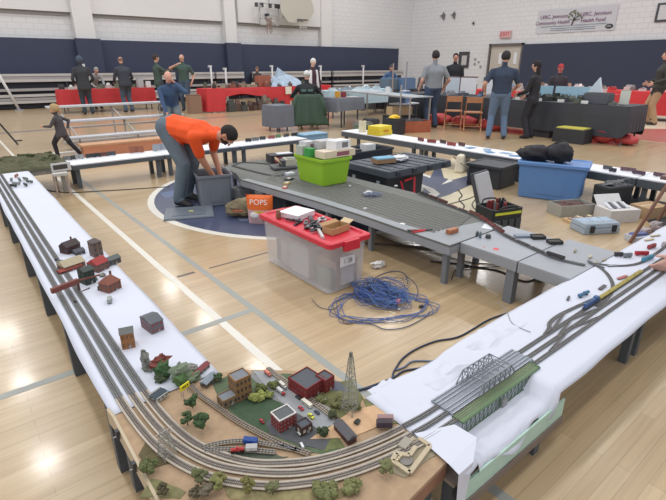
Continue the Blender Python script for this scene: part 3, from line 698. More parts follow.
# vehicles
GL_ = M((70,78,88), .2); TY = M((34,34,36), .7)
def auto(label, p, rz, col, L=.026, kind='car', col2=None):
    nm = {'car': 'model_car', 'truck': 'model_truck', 'bus': 'model_bus'}[kind]
    t = thing(nm, label, nm.replace('_', ' '), p, rz); W_ = L*.42; mt = M(col, .35)
    if kind == 'car':
        MB().box(0, 0, .0022, L, W_, L*.17, tx=.94, ty=.94).build('body', mt, t, bevel=L*.03); MB().box(-L*.04, 0, .0022+L*.17, L*.55, W_*.86, L*.14, tx=.65, ty=.8).build('cabin', GL_, t); MB().box(-L*.04, 0, .0022+L*.31, L*.34, W_*.66, L*.015).build('roof', mt, t); xs = (-.3, .3)
    elif kind == 'bus':
        MB().box(0, 0, .003, L, L*.3, L*.26).build('body', mt, t, bevel=L*.02); MB().box(0, 0, .003+L*.12, L*.9, L*.305, L*.07).build('window_band', GL_, t); xs = (-.32, .32); W_ = L*.3
    else:
        W_ = L*.27; MB().box(-L*.13, 0, .005, L*.72, W_, L*.27).build('cargo_box', M(col2 or col, .45), t, bevel=L*.01); MB().box(L*.37, 0, .003, L*.22, W_*.92, L*.21, tx=.8).build('cab', mt, t, bevel=L*.02); MB().box(L*.42, 0, .003+L*.11, L*.11, W_*.95, L*.06).build('windscreen', GL_, t); MB().box(0, 0, .003, L*.9, W_*.6, .003).build('chassis', DARK, t); xs = (-.36, -.2, .33)
    for x in xs:
        for s_ in (-1, 1): MB().cyl((x*L, s_*W_*.38, .003), (x*L, s_*W_*.5, .003), .003, n=10).build('wheel', TY, t)
    return t
RD = math.atan2(P(320,418,T).y-P(262,370,T).y, P(320,418,T).x-P(262,370,T).x)
pr_ = lambda x, y: (lambda v: (v.x, v.y, T+.0045))(P(x, y, T))
auto('salmon pink model truck nearest the tall mill end of the road', pr_(268,376), RD, (206,120,100), .042, 'truck')
auto('red model car beside the front of the salmon truck', pr_(271,387), RD, (190,30,44)); auto('white model truck, upper of the two side by side', pr_(283,388), RD, (210,206,196), .045, 'truck')
auto('white model truck with a red cab, lower of the two side by side', pr_(281,394), RD, (190,30,44), .045, 'truck', (200,198,198)); auto('black model car ahead of the long white model bus', pr_(298,399), RD, (44,48,52))
auto('long white model bus in the middle of the road', pr_(307,406), RD, (226,222,206), .05, 'bus'); auto('red model car beside the long white bus', pr_(301,410), RD, (196,30,44))
auto('bright yellow model car near the end of the road', pr_(311,418), RD, (214,214,50), .03); auto('navy model car beside the yellow one', pr_(317,414), RD, (50,54,80)); auto('white model car parked at the corner of the red factory', pr_(325,402), .3, (220,220,222), .024)
auto('red model car parked on the green yard', pr_(262,423), 1.6, (180,36,44), .024); auto('white model van parked at the lower corner of the dark yard', pr_(302,448), 1.3, (214,216,220), .028, 'truck')
auto('white model van in front of the small annex', pr_(299,436), 1.5, (206,204,200), .02, 'truck')
def rolling(label, p, rz, col, L=.07, kind='boxcar', roof=None, z=None, cat='model train car', group=None, H_=None):
    nm = {'boxcar': 'model_boxcar', 'hopper': 'model_hopper_car', 'flat': 'model_flat_car', 'loco': 'model_locomotive', 'tank': 'model_tank_car'}[kind]
    t = thing(nm, label, cat if kind != 'loco' else 'model locomotive', (p[0], p[1], (z if z is not None else T+.0125)), rz, group); W_ = .019; h = H_ or .022; mt = M(col, .5, 0, .08, 120)
    if kind == 'boxcar':
        MB().box(0, 0, .005, L, W_, h).build('body', mt, t); rr = M(roof or tuple(int(c*.8) for c in col), .6); a = L/2+.0005; b = W_/2+.0005; z0 = .005+h
        MB().add([(-a,-b,z0),(a,-b,z0),(a,b,z0),(-a,b,z0),(-a,0,z0+.002),(a,0,z0+.002)], [(0,1,5,4),(2,3,4,5),(0,4,3),(1,2,5),(3,2,1,0)]).build('roof', rr, t)
        for s_ in (-1, 1): MB().box(0, s_*W_/2, .007, L*.2, .0008, h-.004).build('sliding_door', M(tuple(int(c*.9) for c in col), .5), t)
    elif kind == 'hopper':
        mb = MB(); e = .0015
        for s_ in (-1, 1): mb.box(0, s_*(W_/2-e/2), .005, L, e, h*.8); mb.box(s_*(L/2-e/2), 0, .005, e, W_-2*e, h*.8)
        mb.build('body', mt, t); MB().box(0, 0, .005, L-.004, W_-.004, h*.6).build('coal_load', M((44,42,42), .95, 0, .2, 200, .5), t)
    elif kind == 'flat': MB().box(0, 0, .005, L, W_, .003).build('deck', mt, t)
    elif kind == 'tank': MB().cyl((-L/2,0,.005+h*.45), (L/2,0,.005+h*.45), h*.42, n=14).build('tank', mt, t, smooth=False); MB().cyl((0,0,.005+h*.8), (0,0,.007+h), .004).build('dome', mt, t)
    else:
        MB().box(-L*.06, 0, .005, L*.78, W_*.7, h*.82).build('hood', mt, t); hood = t.children[-1]; MB().box(L*.28, 0, .005, L*.16, W_, h).build('cab', mt, t); MB().box(L*.42, 0, .005, L*.12, W_*.75, h*.6).build('nose', mt, t)
        MB().box(0, 0, .004, L, W_, .003).build('walkway', M((60,66,80), .6), t); MB().box(L*.28, 0, .016, L*.1, W_*1.02, .005).build('cab_window', GL_, t)
        for k in (-.3,-.15, 0): MB().lathe([(.005,0),(.005,.002)], (L*k, 0, .005+h*.82), 10).build('roof_fan', DARK, hood)
    for s_ in (-.33, .33): MB().box(L*s_, 0, 0, .014, .011, .005).build('bogie', M((42,40,40), .7), t)
    return t
def oni(x, y, dz=.0125): v = P(x, y, T); return (v.x, v.y, T+dz)
def ang(a, b): A, B = P(*a, T), P(*b, T); return math.atan2(B.y-A.y, B.x-A.x)
rolling('bright blue model car on the siding behind the red one', oni(251,446), ang((235,443),(265,446)), (40,84,170), .046, H_=.014)
rolling('red model tank car on the siding, left of the white one', oni(238,455), ang((225,455),(250,452)), (176,50,48), .042, 'tank', H_=.014); rolling('white model boxcar on the siding beside the red tank car', oni(252,453), ang((240,453),(262,452)), (214,210,210), .036, H_=.013)
rolling('pinkish model boxcar standing behind the dark one on the sand', oni(385,425,.004), .0+ang((375,424),(392,424)), (186,150,150), .055); rolling('dark purple grey model boxcar in front on the sand', oni(384,430,.004), ang((375,430),(392,430)), (74,62,72), .055)

# bridges
t = thing('truss_bridge', 'grey metal through truss bridge model over two tracks', 'model bridge', (1.445, .822, T+.006), 0)
GM = M((134,138,146), .4, .4)
MB().box(0, 0, 0, .54, .105, .008).build('deck', M((136,142,152), .45, .2), t)
mb = MB()
for y in (-.046,-.03,-.014,.014,.03,.046): mb.box(0, y, .008, .54, .003, .004)
mb.build('deck_rails', M((170,176,184), .35, .4), t)
for sy in (-.05, .05):
    mb = MB(); x0, x1, h = -.125, .125, .062; n_ = 7
    xs = [x0+(x1-x0)*k/n_ for k in range(n_+1)]
    mb.bar((x0,sy,.012), (x1,sy,.012), .004); mb.bar((xs[1],sy,h), (xs[-2],sy,h), .004); mb.bar((x0,sy,.012), (xs[1],sy,h), .004); mb.bar((x1,sy,.012), (xs[-2],sy,h), .004)
    for k in range(1, n_): mb.bar((xs[k],sy,.012), (xs[k],sy,h), .003)
    for k in range(1, n_-1): mb.bar((xs[k],sy,.012), (xs[k+1],sy,h), .0022); mb.bar((xs[k+1],sy,.012), (xs[k],sy,h), .0022)
    mb.build('truss_side', GM, t)
mb = MB()
for k in range(1, 7): mb.bar((xs[k],-.05,.062), (xs[k],.05,.062), .003)
for k in range(1, 6): mb.bar((xs[k],-.05,.062), (xs[k+1],.05,.062), .002); mb.bar((xs[k],.05,.062), (xs[k+1],-.05,.062), .002)
mb.build('top_bracing', GM, t)
t = thing('deck_bridge', 'long green lattice deck bridge on the outer line', 'model bridge', (1.43, .757, T-.032), 0)
GB = M((84,112,84), .5); MB().box(0, -.006, .04, .52, .046, .006).build('deck', M((96,120,84), .5), t)
mb = MB()
for y in (-.012,-.0045,.0045,.012): mb.box(0, y, .046, .52, .0016, .002)
mb.build('rails', M((140,140,120), .4, .3), t)
for sy in (-.03, .015):
    h0 = -.014 if sy < 0 else .038; mb = MB(); mb.bar((-.26,sy,.042), (.26,sy,.042), .005); mb.bar((-.26,sy,h0), (.26,sy,h0), .003)
    for k in range(21): x = -.26+.026*k; mb.bar((x,sy,h0), (x,sy,.042), .0022)
    for k in range(20): x = -.26+.026*k; mb.bar((x,sy,h0), (x+.026,sy,.042), .0018)
    mb.build('lattice_side', GB, t)
MB().box(.255, -.006, .036, .01, .044, .012).build('end_plate', GB, t); MB().box(0, -.034, -.024, .03, .01, .036).build('pier', M((150,150,150), .7), t)
t = thing('plate_bridge', 'flat grey twin rail bridge deck leading into the green bridge', 'model bridge', (1.22, .757, T+.005), 0)
MB().box(0, 0, 0, .1, .03, .006).build('deck', M((140,146,154), .45, .2), t)
for y in (-.0045,.0045): MB().box(0, y, .006, .1, .002, .003).build('rail', RAIL, t)

# ---------------- model buildings on the left paper sheet ----------------
HS = 1.05
house('model_warehouse', 'grey model warehouse with a red ground floor on the paper', 'model building', pz(153,329), .15, .06, .10, .055, (122,116,122), (96,98,104), 'gable', 2, 3, wcol=(140,60,64), ridge=.014)
house('model_house', 'tan fronted model house with a grey gabled roof', 'model building', pz(129,346), -.25, .052, .06, .074, (176,122,78), (104,106,104), 'gable', 2, 3, wcol=(116,84,58), ridge=.016)
house('model_cottage', 'small white model cottage with a dark slate roof', 'model building', pz(159,398), .35, .05, .046, .017, (226,222,206), (60,70,80), 'gable', 1, 3, wcol=(120,120,116), ridge=.003)
t = loaf('model_rock_pillar', 'thin grey ruined stone tower model beside the tan house', 'model building', pz(147,369), [('stone', (0,0,.035), (.016,.022,.04), (134,134,128), .6), ('base', (.004,-.006,.01), (.022,.03,.014), (112,112,104), .6), ('top_stones', (-.002,.006,.07), (.01,.014,.012), (110,110,104), .8)])
loaf('model_crag', 'red topped green crag model behind the yellow billboard', 'model scenery', pz(163,376), [('ivy', (0,-.01,.03), (.03,.03,.04), (66,96,60), .5), ('red_rock', (-.002,.016,.052), (.034,.026,.024), (122,64,56), .8), ('side_ivy', (-.02,-.03,.012), (.02,.024,.016), (72,84,60), .7), ('peak', (.016,.02,.066), (.012,.012,.012), (104,58,52), .9)])
loaf('model_crag', 'grey green craggy hill model next to the long grey sheds', 'model scenery', pz(181,380), [('hill', (0,0,.03), (.036,.034,.04), (116,128,108), .5), ('lower_slope', (.025,-.025,.012), (.04,.03,.018), (104,118,92), .7), ('grassy_foot', (-.01,-.035,.02), (.026,.024,.024), (80,108,66), .6), ('ledge', (.04,.01,.02), (.03,.02,.018), (140,140,132), .8)])
house('model_shed', 'long grey model shed with a faded red roof', 'shed', pz(199,375), .5, .11, .024, .018, (128,124,116), (132,70,72), 'gable', 1, 5, ridge=.008)
house('model_shed', 'brown grey model shed with a blue grey roof', 'shed', pz(209,383), .5, .065, .03, .018, (116,104,92), (134,144,154), 'gable', 1, 4, ridge=.008)
# cluster in the middle of the left sheet
HS = 1.7
house('model_house', 'dark brown ruined model house, farthest of the cluster on the paper', 'model building', pz(71,252), .5, .06, .045, .03, (88,62,60), (72,62,62), 'gable', 1, 3, ridge=.018, chimney=True)
house('model_porch', 'dark grey lean-to model beside the farthest brown house', 'shed', pz(79,254), .2, .035, .04, .014, (84,84,90), (78,80,88), 'gable', 1, 2, ridge=.008)
house('model_barn', 'tan roofed model barn with a red lower roof in the cluster', 'model building', pz(72,268), .3, .075, .055, .02, (156,112,96), (178,166,140), 'gable', 1, 4, ridge=.018)
house('model_barn_wing', 'low red roofed model wing at the front of the tan barn', 'shed', pz(70,271), .3, .08, .024, .01, (130,70,62), (150,72,62), 'gable', 1, 4, ridge=.006)
house('model_tower_house', 'grey brown model tower house at the far right of the cluster', 'model building', pz(97,256), .2, .036, .04, .06, (124,104,94), (98,88,86), 'hip', 3, 2, ridge=.012)
house('model_red_house', 'model house with a bright brick red roof in the cluster', 'model building', pz(99,270), .5, .05, .05, .03, (134,96,88), (160,62,60), 'gable', 2, 3, ridge=.018)
loaf('model_round_hut', 'crimson domed model hut beside the red roofed house', 'model building', pz(103,268), [('dome', (0,0,.02), (.018,.018,.022), (170,60,66), .1), ('wall', (0,0,.008), (.02,.02,.01), (140,110,100), .1)])
house('model_shed', 'dark grey roofed model shed, rightmost of the cluster', 'shed', pz(113,264), .35, .05, .032, .022, (92,92,90), (98,104,104), 'gable', 1, 3, ridge=.01)
house('model_coal_tower', 'dark green model coal tower in the middle of the cluster', 'model building', pz(88,283), .3, .034, .045, .05, (58,72,62), (66,74,70), 'gable', 2, 2, ridge=.01)
house('model_inn', 'reddish brown model inn at the near right of the cluster', 'model building', pz(111,290), .45, .05, .045, .03, (142,92,74), (136,84,70), 'hip', 2, 3, ridge=.022, chimney=True)
t = thing('model_truck', 'small grey model truck in front of the brown inn', 'model truck', pz(110,303), 1.3)
MB().box(0, 0, .006, .05, .02, .02).build('body', M((150,154,150), .5), t); MB().box(.034, 0, .004, .018, .019, .014).build('cab', M((96,110,104), .5), t)
for x in (-.015,.015,.035):
    for s_ in (-1, 1): MB().cyl((x, s_*.007, .004), (x, s_*.011, .004), .004, n=10).build('wheel', TY, t)
HS = 1.0
t = thing('model_gantry', 'long rusty brown model gantry arm across the tracks', 'model crane', pz(78,292), .35)
mb = MB(); mb.box(-.06, 0, .045, .15, .02, .028); mb.bar((.01,0,.06), (.15,0,.045), .008); mb.build('arm', M((120,66,58), .6), t)
mb = MB(); mb.bar((.01,0,0), (.01,0,.05), .01); mb.bar((-.0,-.02,0), (.06,-.02,.002), .005); mb.build('post', M((90,62,58), .6), t); MB().lathe([(.012,0),(.015,.008),(.010,.014)], (.15,0,.036), 12).build('bell', M((130,134,124), .6), t)
t = thing('model_crane_boom', 'thin grey model boom lying left of the tan barn', 'model crane', pz(62,262), -.9)
MB().bar((-.04,0,.006), (.05,0,.01), .006).build('boom', M((120,124,126), .5), t); MB().box(-.04, 0, 0, .014, .014, .016).build('head', DARK, t)
for i, (px, py, col, lab) in enumerate(((95,281,(122,128,116),'pale grey green low model ruin behind the coal tower'), (103,277,(118,104,96),'brown grey low model ruin behind the inn'), (100,290,(74,86,78),'dark low model block right of the coal tower'), (76,304,(60,56,54),'tiny dark model box beside the inner track'), (186,404,(80,70,60),'tiny brown model hut under the billboard'))):
    t = thing('model_ruin', lab, 'model building', pz(px, py), i*.7); MB().box(0, 0, 0, .03 if i < 3 else .01, .022 if i < 3 else .01, .012).build('walls', M(col, .9, 0, .1, 90), t); MB().box(.004, .002, .012, .018 if i < 3 else .006, .012 if i < 3 else .006, .006).build('broken_top', M(tuple(int(c*.85) for c in col), .9), t)
# rolling stock group at the far end of the left sheet
for i, (px, py, a, c, lab) in enumerate(((12,182,.8,(120,126,124),'grey model car at the far left of the group near the grass'), (17,178,.6,(160,96,80),'rust red model car at the back of the far left group'), (20,182,1.0,(96,110,104),'green grey model car in the middle of the far left group'), (26,181,1.3,(120,128,116),'light green grey model car at the right of the far left group'), (30,184,1.5,(96,106,100),'dull green model car at the far right of that group'), (14,188,1.5,(60,66,64),'dark model car nearest the camera in the far left group'), (26,187,1.1,(66,74,72),'dark green model car, nearest on the right of that group'), (17,186,1.7,(140,148,150),'pale grey model car between the two dark near ones'))):
    rolling(lab, oni(px, py, .004), a+.6, c, .085, 'boxcar')
# ---------------- bins, cases and loose gear ----------------
def bin_(name, label, cat, p, rz, w_, d_, h, col, wall=.006, taper=.88, rough=.45, lid=None, ribs=True, open_=True, mats=None, rim=.018):
    t = thing(name, label, cat, p, rz)
    bm_ = mats or M(col, rough, 0, .03, 6); mb = MB(); a, b = w_/2, d_/2; c, e = a*taper, b*taper
    def R(hx, hy, z, r=.03): # rounded rectangle ring
        out = []
        for cx, cy, a0 in ((hx-r, hy-r, 0), (-hx+r, hy-r, PI/2), (-hx+r, -hy+r, PI), (hx-r, -hy+r, 1.5*PI)):
            for k in range(4): q = a0+PI/2*k/3; out.append((cx+r*math.cos(q), cy+r*math.sin(q), z))
        return out
    rings = [R(c-.01, e-.01, 0), R(c, e, .01), R(a-rim, b-rim, h*.8), R(a-rim, b-rim, h-.03), R(a, b, h-.028), R(a, b, h), R(a-rim*.8, b-rim*.8, h), R(a-rim-wall, b-rim-wall, h-.02), R(c-wall, e-wall, .012)]
    vs = [v for r in rings for v in r]; n = 16; fs = [tuple(reversed(range(n)))]+[(j*n+k, j*n+(k+1) % n, (j+1)*n+(k+1) % n, (j+1)*n+k) for j in range(len(rings)-1) for k in range(n)]+[tuple((len(rings)-1)*n+k for k in range(n))]
    mb.add(vs, fs).build('tub', bm_, t)
    if ribs:
        for s_ in (-1, 1):
            MB().box(0, s_*(b*.965-rim), h*.15, w_*.3, .012, h*.62).build('wall_panel', bm_, t); MB().box(s_*(a*.965-rim), 0, h*.15, .012, d_*.4, h*.62).build('wall_panel', bm_, t)
    if lid is not None:
        lm = M(lid, .4, 0, .03, 6) if lid != col else bm_
        mb = MB(); hx, hy = a+.008, b+.008; rr = [R(hx, hy, h-.022), R(hx, hy, h+.01), R(hx-.012, hy-.012, h+.016), R(hx-.035, hy-.035, h+.016), R(hx-.045, hy-.045, h+.003)]
        vs = [v for r in rr for v in r]; fs = [tuple(reversed(range(n)))]+[(j*n+k, j*n+(k+1) % n, (j+1)*n+(k+1) % n, (j+1)*n+k) for j in range(4) for k in range(n)]+[tuple(4*n+k for k in range(n))]
        mb.add(vs, fs).build('lid', lm, t)
    return t
# clear bin with red lid
cm = bpy.data.materials.new('clear_plastic'); cm.use_nodes = True; b_ = cm.node_tree.nodes['Principled BSDF']
b_.inputs['Base Color'].default_value = (.80,.80,.84,1); b_.inputs['Roughness'].default_value = .25; b_.inputs['Alpha'].default_value = .26
t = bin_('storage_tote', 'large clear plastic tote with a bright red lid on the gym floor', 'storage bin', (1.965, 2.70, .001), 0, .37, .90, .385, (200,200,206), mats=cm, lid=(206,42,62), taper=.9)
tlid = [c for c in t.children if c.name.startswith('lid')][0]
for s_ in (-1, 1): MB().box(0, s_*.46, .325, .13, .03, .07).build('latch', M((206,42,62), .4), tlid)
MB().box(-.01, -.432, .2, .13, .006, .07).build('paper_label', M((222,220,222), .7), t); 
text('1 28', .045, M((110,110,118), .6), (-.01, -.437, .235), (PI/2, 0, 0), t, .0004)
for i, (x, y, w_, d_, h, c, lab, nm) in enumerate(((.03,-.27,.2,.22,.2,(176,148,120),'brown cardboard box inside the clear red lidded tote','cardboard_box'), (-.05,-.02,.17,.22,.24,(188,184,186),'whitish box in the middle of the clear tote','box'), (.0,.24,.2,.22,.18,(150,148,146),'grey box at the far end inside the clear tote','box'), (-.07,-.29,.08,.16,.14,(120,132,116),'green grey packet inside the near end of the clear tote','packet'))):
    tag(MB().box(0, 0, 0, w_, d_, h).build(nm, M(c, .8), loc=(1.965+x, 2.7+y, .016)), lab, 'box')
LZ = .406
t = thing('white_box', 'white cardboard box lying on the red tote lid', 'box', (1.99, 2.93, LZ-.013), .25)
MB().box(0, 0, 0, .2, .2, .035).build('carton', M((228,226,230), .6), t); MB().box(0, 0, .035, .205, .205, .006).build('lid', M((236,234,238), .55), t)
t = thing('cardboard_box', 'long opened brown cardboard box on the near end of the red lid', 'box', (2.0, 2.45, LZ-.013), .15)
mb = MB(); mb.box(0, -.05, 0, .18, .004, .045); mb.box(0, .05, 0, .18, .004, .045); mb.box(-.09, 0, 0, .004, .1, .045); mb.box(.09, 0, 0, .004, .1, .045); mb.box(0, 0, 0, .18, .1, .004); mb.build('carton', CARD, t)
MB().bar((.092,0,.045), (.14,0,.062), .09, .003).build('flap', M((206,182,146), .8), t); MB().bar((0,.052,.045), (0,.09,.055), .17, .003).build('flap', CARD, t)
t = thing('brown_bottle', 'small brown jar standing on the far corner of the red lid', 'jar', (1.84, 2.96, LZ-.012))
MB().lathe([(.018,0),(.02,.01),(.02,.045),(.014,.055)], n=14).build('jar_body', M((134,94,70), .5), t); MB().lathe([(.016,.055),(.016,.068)], n=14).build('jar_lid', M((150,116,92), .5), t)
random.seed(5)
for k in range(26):
    c = random.choice([(52,54,60),(150,152,156),(96,96,100),(40,42,46),(186,186,190)])
    x, y = 1.90+random.uniform(-.05,.17), 2.64+random.uniform(-.2,.2)
    t = thing('track_fitting', 'small metal and black plastic fitting in the pile on the red lid', 'part', (x, y, LZ-.012+.007*(k % 3)), random.uniform(0, 3), 'pile of small fittings on the red tote lid')
    MB().box(0, 0, 0, random.uniform(.06,.14), random.uniform(.016,.032), .008).build('strip', M(c, .4, .3), t); MB().box(random.uniform(-.02,.02), 0, .008, .014, .014, .006).build('clip', M((70,70,76), .4), t)
tag(MB().box(0, 0, 0, .17, .02, .02).build('rail_stick', M((196,192,190), .5), loc=(1.86, 2.45, LZ-.012), rz=1.1), 'long pale strip lying along the near left edge of the red lid', 'strip')
# cereal bag and brown bag
t = thing('snack_bag', 'orange and white snack bag printed POPS behind the red lidded tote', 'bag', (2.26, 3.98, .001), -.8)
mb = MB(); vs = []; nx_, nz_ = 8, 10
for f_ in (-1, 1):
    for j in range(nz_+1):
        for i in range(nx_+1):
            u, v = i/nx_*2-1, j/nz_; th = .045*(1-u*u)**.5*(math.sin(PI*min(1, v*.93+.07)))**.5 if abs(u) < 1 else 0
            vs.append((u*.13*(1+.12*(v-.5)), f_*th, .30*v))
q = (nx_+1)*(nz_+1); fs = []; mi = []
for f_ in (0, 1):
    for j in range(nz_):
        for i in range(nx_):
            a = f_*q+j*(nx_+1)+i; fs.append((a, a+1, a+nx_+2, a+nx_+1)); mi.append(0 if j > 4 else 1)
mb.add(vs, fs); mb.mi = mi; mb.build('foil', [M((232,110,44), .4), M((206,170,172), .5)], t)
text('POPS', .078, M((240,238,236), .5), (0, -.054, .235), (PI/2, 0, 0), t, .001); MB().ell((-.05,-.044,.1), (.045,.006,.03), 12, 8).build('bag_print', M((236,232,232), .5), t); MB().ell((0,-.04,.13), (.06,.006,.02), 12, 8).build('bag_print', M((214,178,60), .5), t); MB().ell((.05,-.044,.07), (.03,.006,.03), 12, 8).build('bag_print', M((130,80,90), .5), t)
loafy = [('sack', (0,0,.09), (.19,.12,.09), (112,102,78), .35), ('folded_top', (.03,.02,.15), (.13,.09,.04), (142,128,100), .4), ('side_print', (-.02,-.085,.08), (.09,.03,.035), (170,104,74), .3)]
t = thing('brown_sack', 'crumpled brown green paper sack beside the grey tote and the snack bag', 'bag', (2.25, 4.32, .001), -.7)
for nm, c, r, col, jit in loafy: MB().ell(c, r, 18, 12, jit).build(nm, M(col, .8, 0, .2, 25, .3), t)
# grey tote in use, and its lid on the floor
t = bin_('storage_tote', 'open grey tote the bending man reaches into', 'storage bin', (2.25, 5.02, .001), -.28, .40, .44, .36, (120,126,136), taper=.88)
tag(MB().box(2.25, 5.02, .02, .24, .26, .26).build('cardboard_box', M((176,142,120), .8)), 'brown cardboard box standing inside the open grey tote', 'box')
t = thing('tote_lid', 'grey tote lid lying flat on the painted circle', 'lid', (1.83, 4.76, .002), -.40)
MB().box(0, 0, 0, .52, .42, .022, tx=.96, ty=.96).build('panel', M((112,120,130), .45), t, bevel=.006); MB().box(0, 0, .022, .34, .28, .005).build('raised_center', M((104,112,122), .45), t); MB().box(.02, 0, .027, .05, .03, .002).build('sticker', M((216,206,120), .5), t)
t = thing('white_box', 'small white box under the tip of the long grey table', 'box', (2.62, 5.02, .001), .2); MB().box(0, 0, 0, .22, .2, .12).build('carton', M((206,208,212), .6), t); MB().box(0, 0, .12, .2, .03, .002).build('tape', M((180,176,160), .5), t)
bin_('storage_tote', 'dark closed tote under the far part of the long grey table', 'storage bin', (2.8, 4.2, .001), .1, .5, .35, .24, (66,72,80), lid=(84,88,94))
# lime green bin with boxes, on the central table
GZ = T+.001
bin_('storage_tote', 'lime green plastic tote standing on the long grey table', 'storage bin', (3.06, 3.98, GZ), 0, .41, .53, .285, (144,190,44), taper=.82, ribs=False)
def carton(label, p, rz, w_, d_, h, col, spot=None, name='cardboard_box'):
    t = thing(name, label, 'box', p, rz); MB().box(0, 0, 0, w_, d_, h).build('carton', M(col, .7), t)
    MB().box(0, 0, h, w_*.98, .02, .001).build('tape', M(tuple(min(255, int(c*.93)) for c in col), .4), t)
    if spot: MB().box(w_*.1, -d_/2-.0005, h*.2, w_*.4, .001, h*.6).build('print', M(spot, .6), t)
    return t
BZ = GZ+.286
carton('long pinkish white printed box across the front of the lime green tote', (3.12, 3.84, BZ), .0, .42, .16, .07, (222,206,184), (150,90,104))
carton('white box with black outlines on top of the boxes in the lime tote', (3.18, 3.86, BZ+.071), .1, .22, .15, .09, (226,226,228), (120,120,126))
carton('white grey box behind the outlined white box', (3.16, 4.06, BZ+.0), .0, .24, .14, .14, (196,194,194), (100,96,100))
carton('second grey printed box standing behind the lime tote load', (3.0, 4.17, BZ+.0), .1, .14, .12, .13, (206,204,206), (130,110,116))
carton('small bright green box at the left front of the lime tote load', (2.90, 3.99, BZ), .0, .08, .1, .085, (58,150,72))
carton('small grey green box at the left corner of the lime tote', (2.90, 4.14, BZ), .1, .07, .1, .095, (176,184,172), (130,70,74))
# things between the scanner and the tote
def plastic_machine():
    t = thing('tape_machine', 'beige and grey bench machine with an open brown cover on the dark track loop', 'machine', (3.10, 4.82, T+.009), -.3)
    MB().box(0, 0, 0, .30, .22, .03).build('base', M((96,98,102), .5), t, bevel=.008); MB().box(.07, 0, .03, .15, .18, .085, tx=.85, ty=.9).build('housing', M((172,170,156), .5), t, bevel=.008); MB().box(-.02, -.02, .03, .05, .14, .075).build('dark_front', M((74,78,84), .5), t, bevel=.005)
    MB().bar((-.02,0,.06), (-.10,.02,.12), .16, .012).build('open_cover', M((178,150,118), .6), t); MB().box(.09, -.02, .115, .1, .1, .006).build('top_panel', M((134,138,128), .5), t)
plastic_machine()
t = thing('black_box', 'black and red printed box behind the beige machine at the end of the table', 'box', (3.32, 5.22, T+.002), -.2)
MB().box(0, 0, 0, .34, .2, .1).build('carton', M((52,50,56), .5), t); MB().box(-.02, -.1005, .01, .2, .001, .06).build('red_print', M((160,52,62), .5), t); MB().box(.05, .02, .1, .2, .12, .003).build('white_sheet', M((214,216,222), .6), t)
for i, (px, py, w_, d_, h, c, lab) in enumerate(((290,175,.11,.08,.03,(196,200,214),'white and blue packet left of the lime tote, uppermost'), (289,180,.10,.07,.02,(60,60,66),'black striped packet left of the lime tote'), (287,184,.10,.06,.018,(176,150,92),'mustard coloured packet left of the lime tote'), (285,188,.11,.05,.014,(178,98,80),'orange red packet nearest the table edge left of the lime tote'))):
    p = P(px, py, T); t = thing('parts_packet', lab, 'packet', (p.x, p.y, T+.001), .3*i); MB().box(0, 0, 0, w_, d_, h, tx=.9, ty=.9).build('pouch', M(c, .5, 0, .15, 40), t, bevel=.004); MB().box(0, 0, h, w_*.4, d_*.6, .001).build('label', M((214,210,206), .6), t)
# black trunk with red handle and flat case on it
TB = M((44,47,54), .45, 0, .04, 6); TB2 = M((54,58,66), .4, 0, .04, 6)
t = thing('tool_chest', 'large black tool trunk with a red end handle behind the grey table', 'tool chest', (4.04, 4.01, .001), 0)
MB().box(0, 0, 0, .62, .66, .30, tx=1.04, ty=1.03).build('body', TB, t, bevel=.012)
mb = MB()
for q in range(5): mb.box(-.26+.13*q, 0, .30, .03, .62, .010)
mb.box(0, 0, .285, .66, .70, .02); mb.build('rim', TB2, t)
mb = MB(); mb.bar((-.1,-.365,.25), (-.06,-.40,.09), .022); mb.bar((.13,-.365,.27), (.10,-.40,.09), .022); mb.bar((-.07,-.40,.09), (.11,-.40,.09), .024); mb.bar((-.05,-.37,.25), (.08,-.37,.265), .02); mb.build('end_handle', M((206,46,58), .45), t)
for y in (-.22, .2): MB().box(-.325, y, .17, .012, .05, .09).build('latch', M((170,172,176), .4), t)
MB().box(-.325, -.27, .1, .006, .06, .08).build('sticker', M((206,206,210), .5), t)
MB().box(-.322, .08, .03, .006, .1, .02).build('red_tab', M((180,60,58), .5), t)
t = thing('hard_case', 'long dark ribbed hard case lying across the top of the black trunk', 'case', (4.24, 3.98, .316), -.0)
MB().box(0, 0, 0, 1.12, .76, .085, tx=.98, ty=.98).build('shell', M((66,72,82), .45, 0, .04, 6), t, bevel=.012)
for q in range(7): MB().box(-.45+.15*q, 0, .085, .05, .68, .007).build('lid_rib', M((68,74,84), .45), t)
for q in range(4): MB().box(-.40+.27*q, -.385, .02, .06, .016, .05).build('catch', M((52,56,62), .4), t)
TZ = .316+.098
t = thing('blue_wipes_pack', 'light blue topped flat pack with a brown side on the dark case', 'packet', (3.98, 3.98, TZ), -.25)
MB().box(0, 0, 0, .26, .15, .05).build('carton', M((150,118,92), .7), t); MB().box(0, 0, .05, .25, .145, .016, tx=.95, ty=.9).build('blue_pouch', M((110,166,196), .5), t, bevel=.004)
t = thing('white_cloth', 'small heap of white cloth or bag right of the blue pack', 'cloth', (4.22, 3.96, TZ), 0)
MB().ell((0,0,.025), (.13,.09,.035), 16, 10, .5).build('heap', M((216,218,222), .7), t); MB().ell((.1,.03,.02), (.07,.06,.022), 12, 8, .5).build('fold', M((206,210,216), .7), t)
t = bin_('storage_tote', 'black open bin standing between the lime tote and the black trunk', 'storage bin', (4.2, 4.70, .001), .0, .98, .44, .46, (52,56,64), taper=.94, rim=.012)
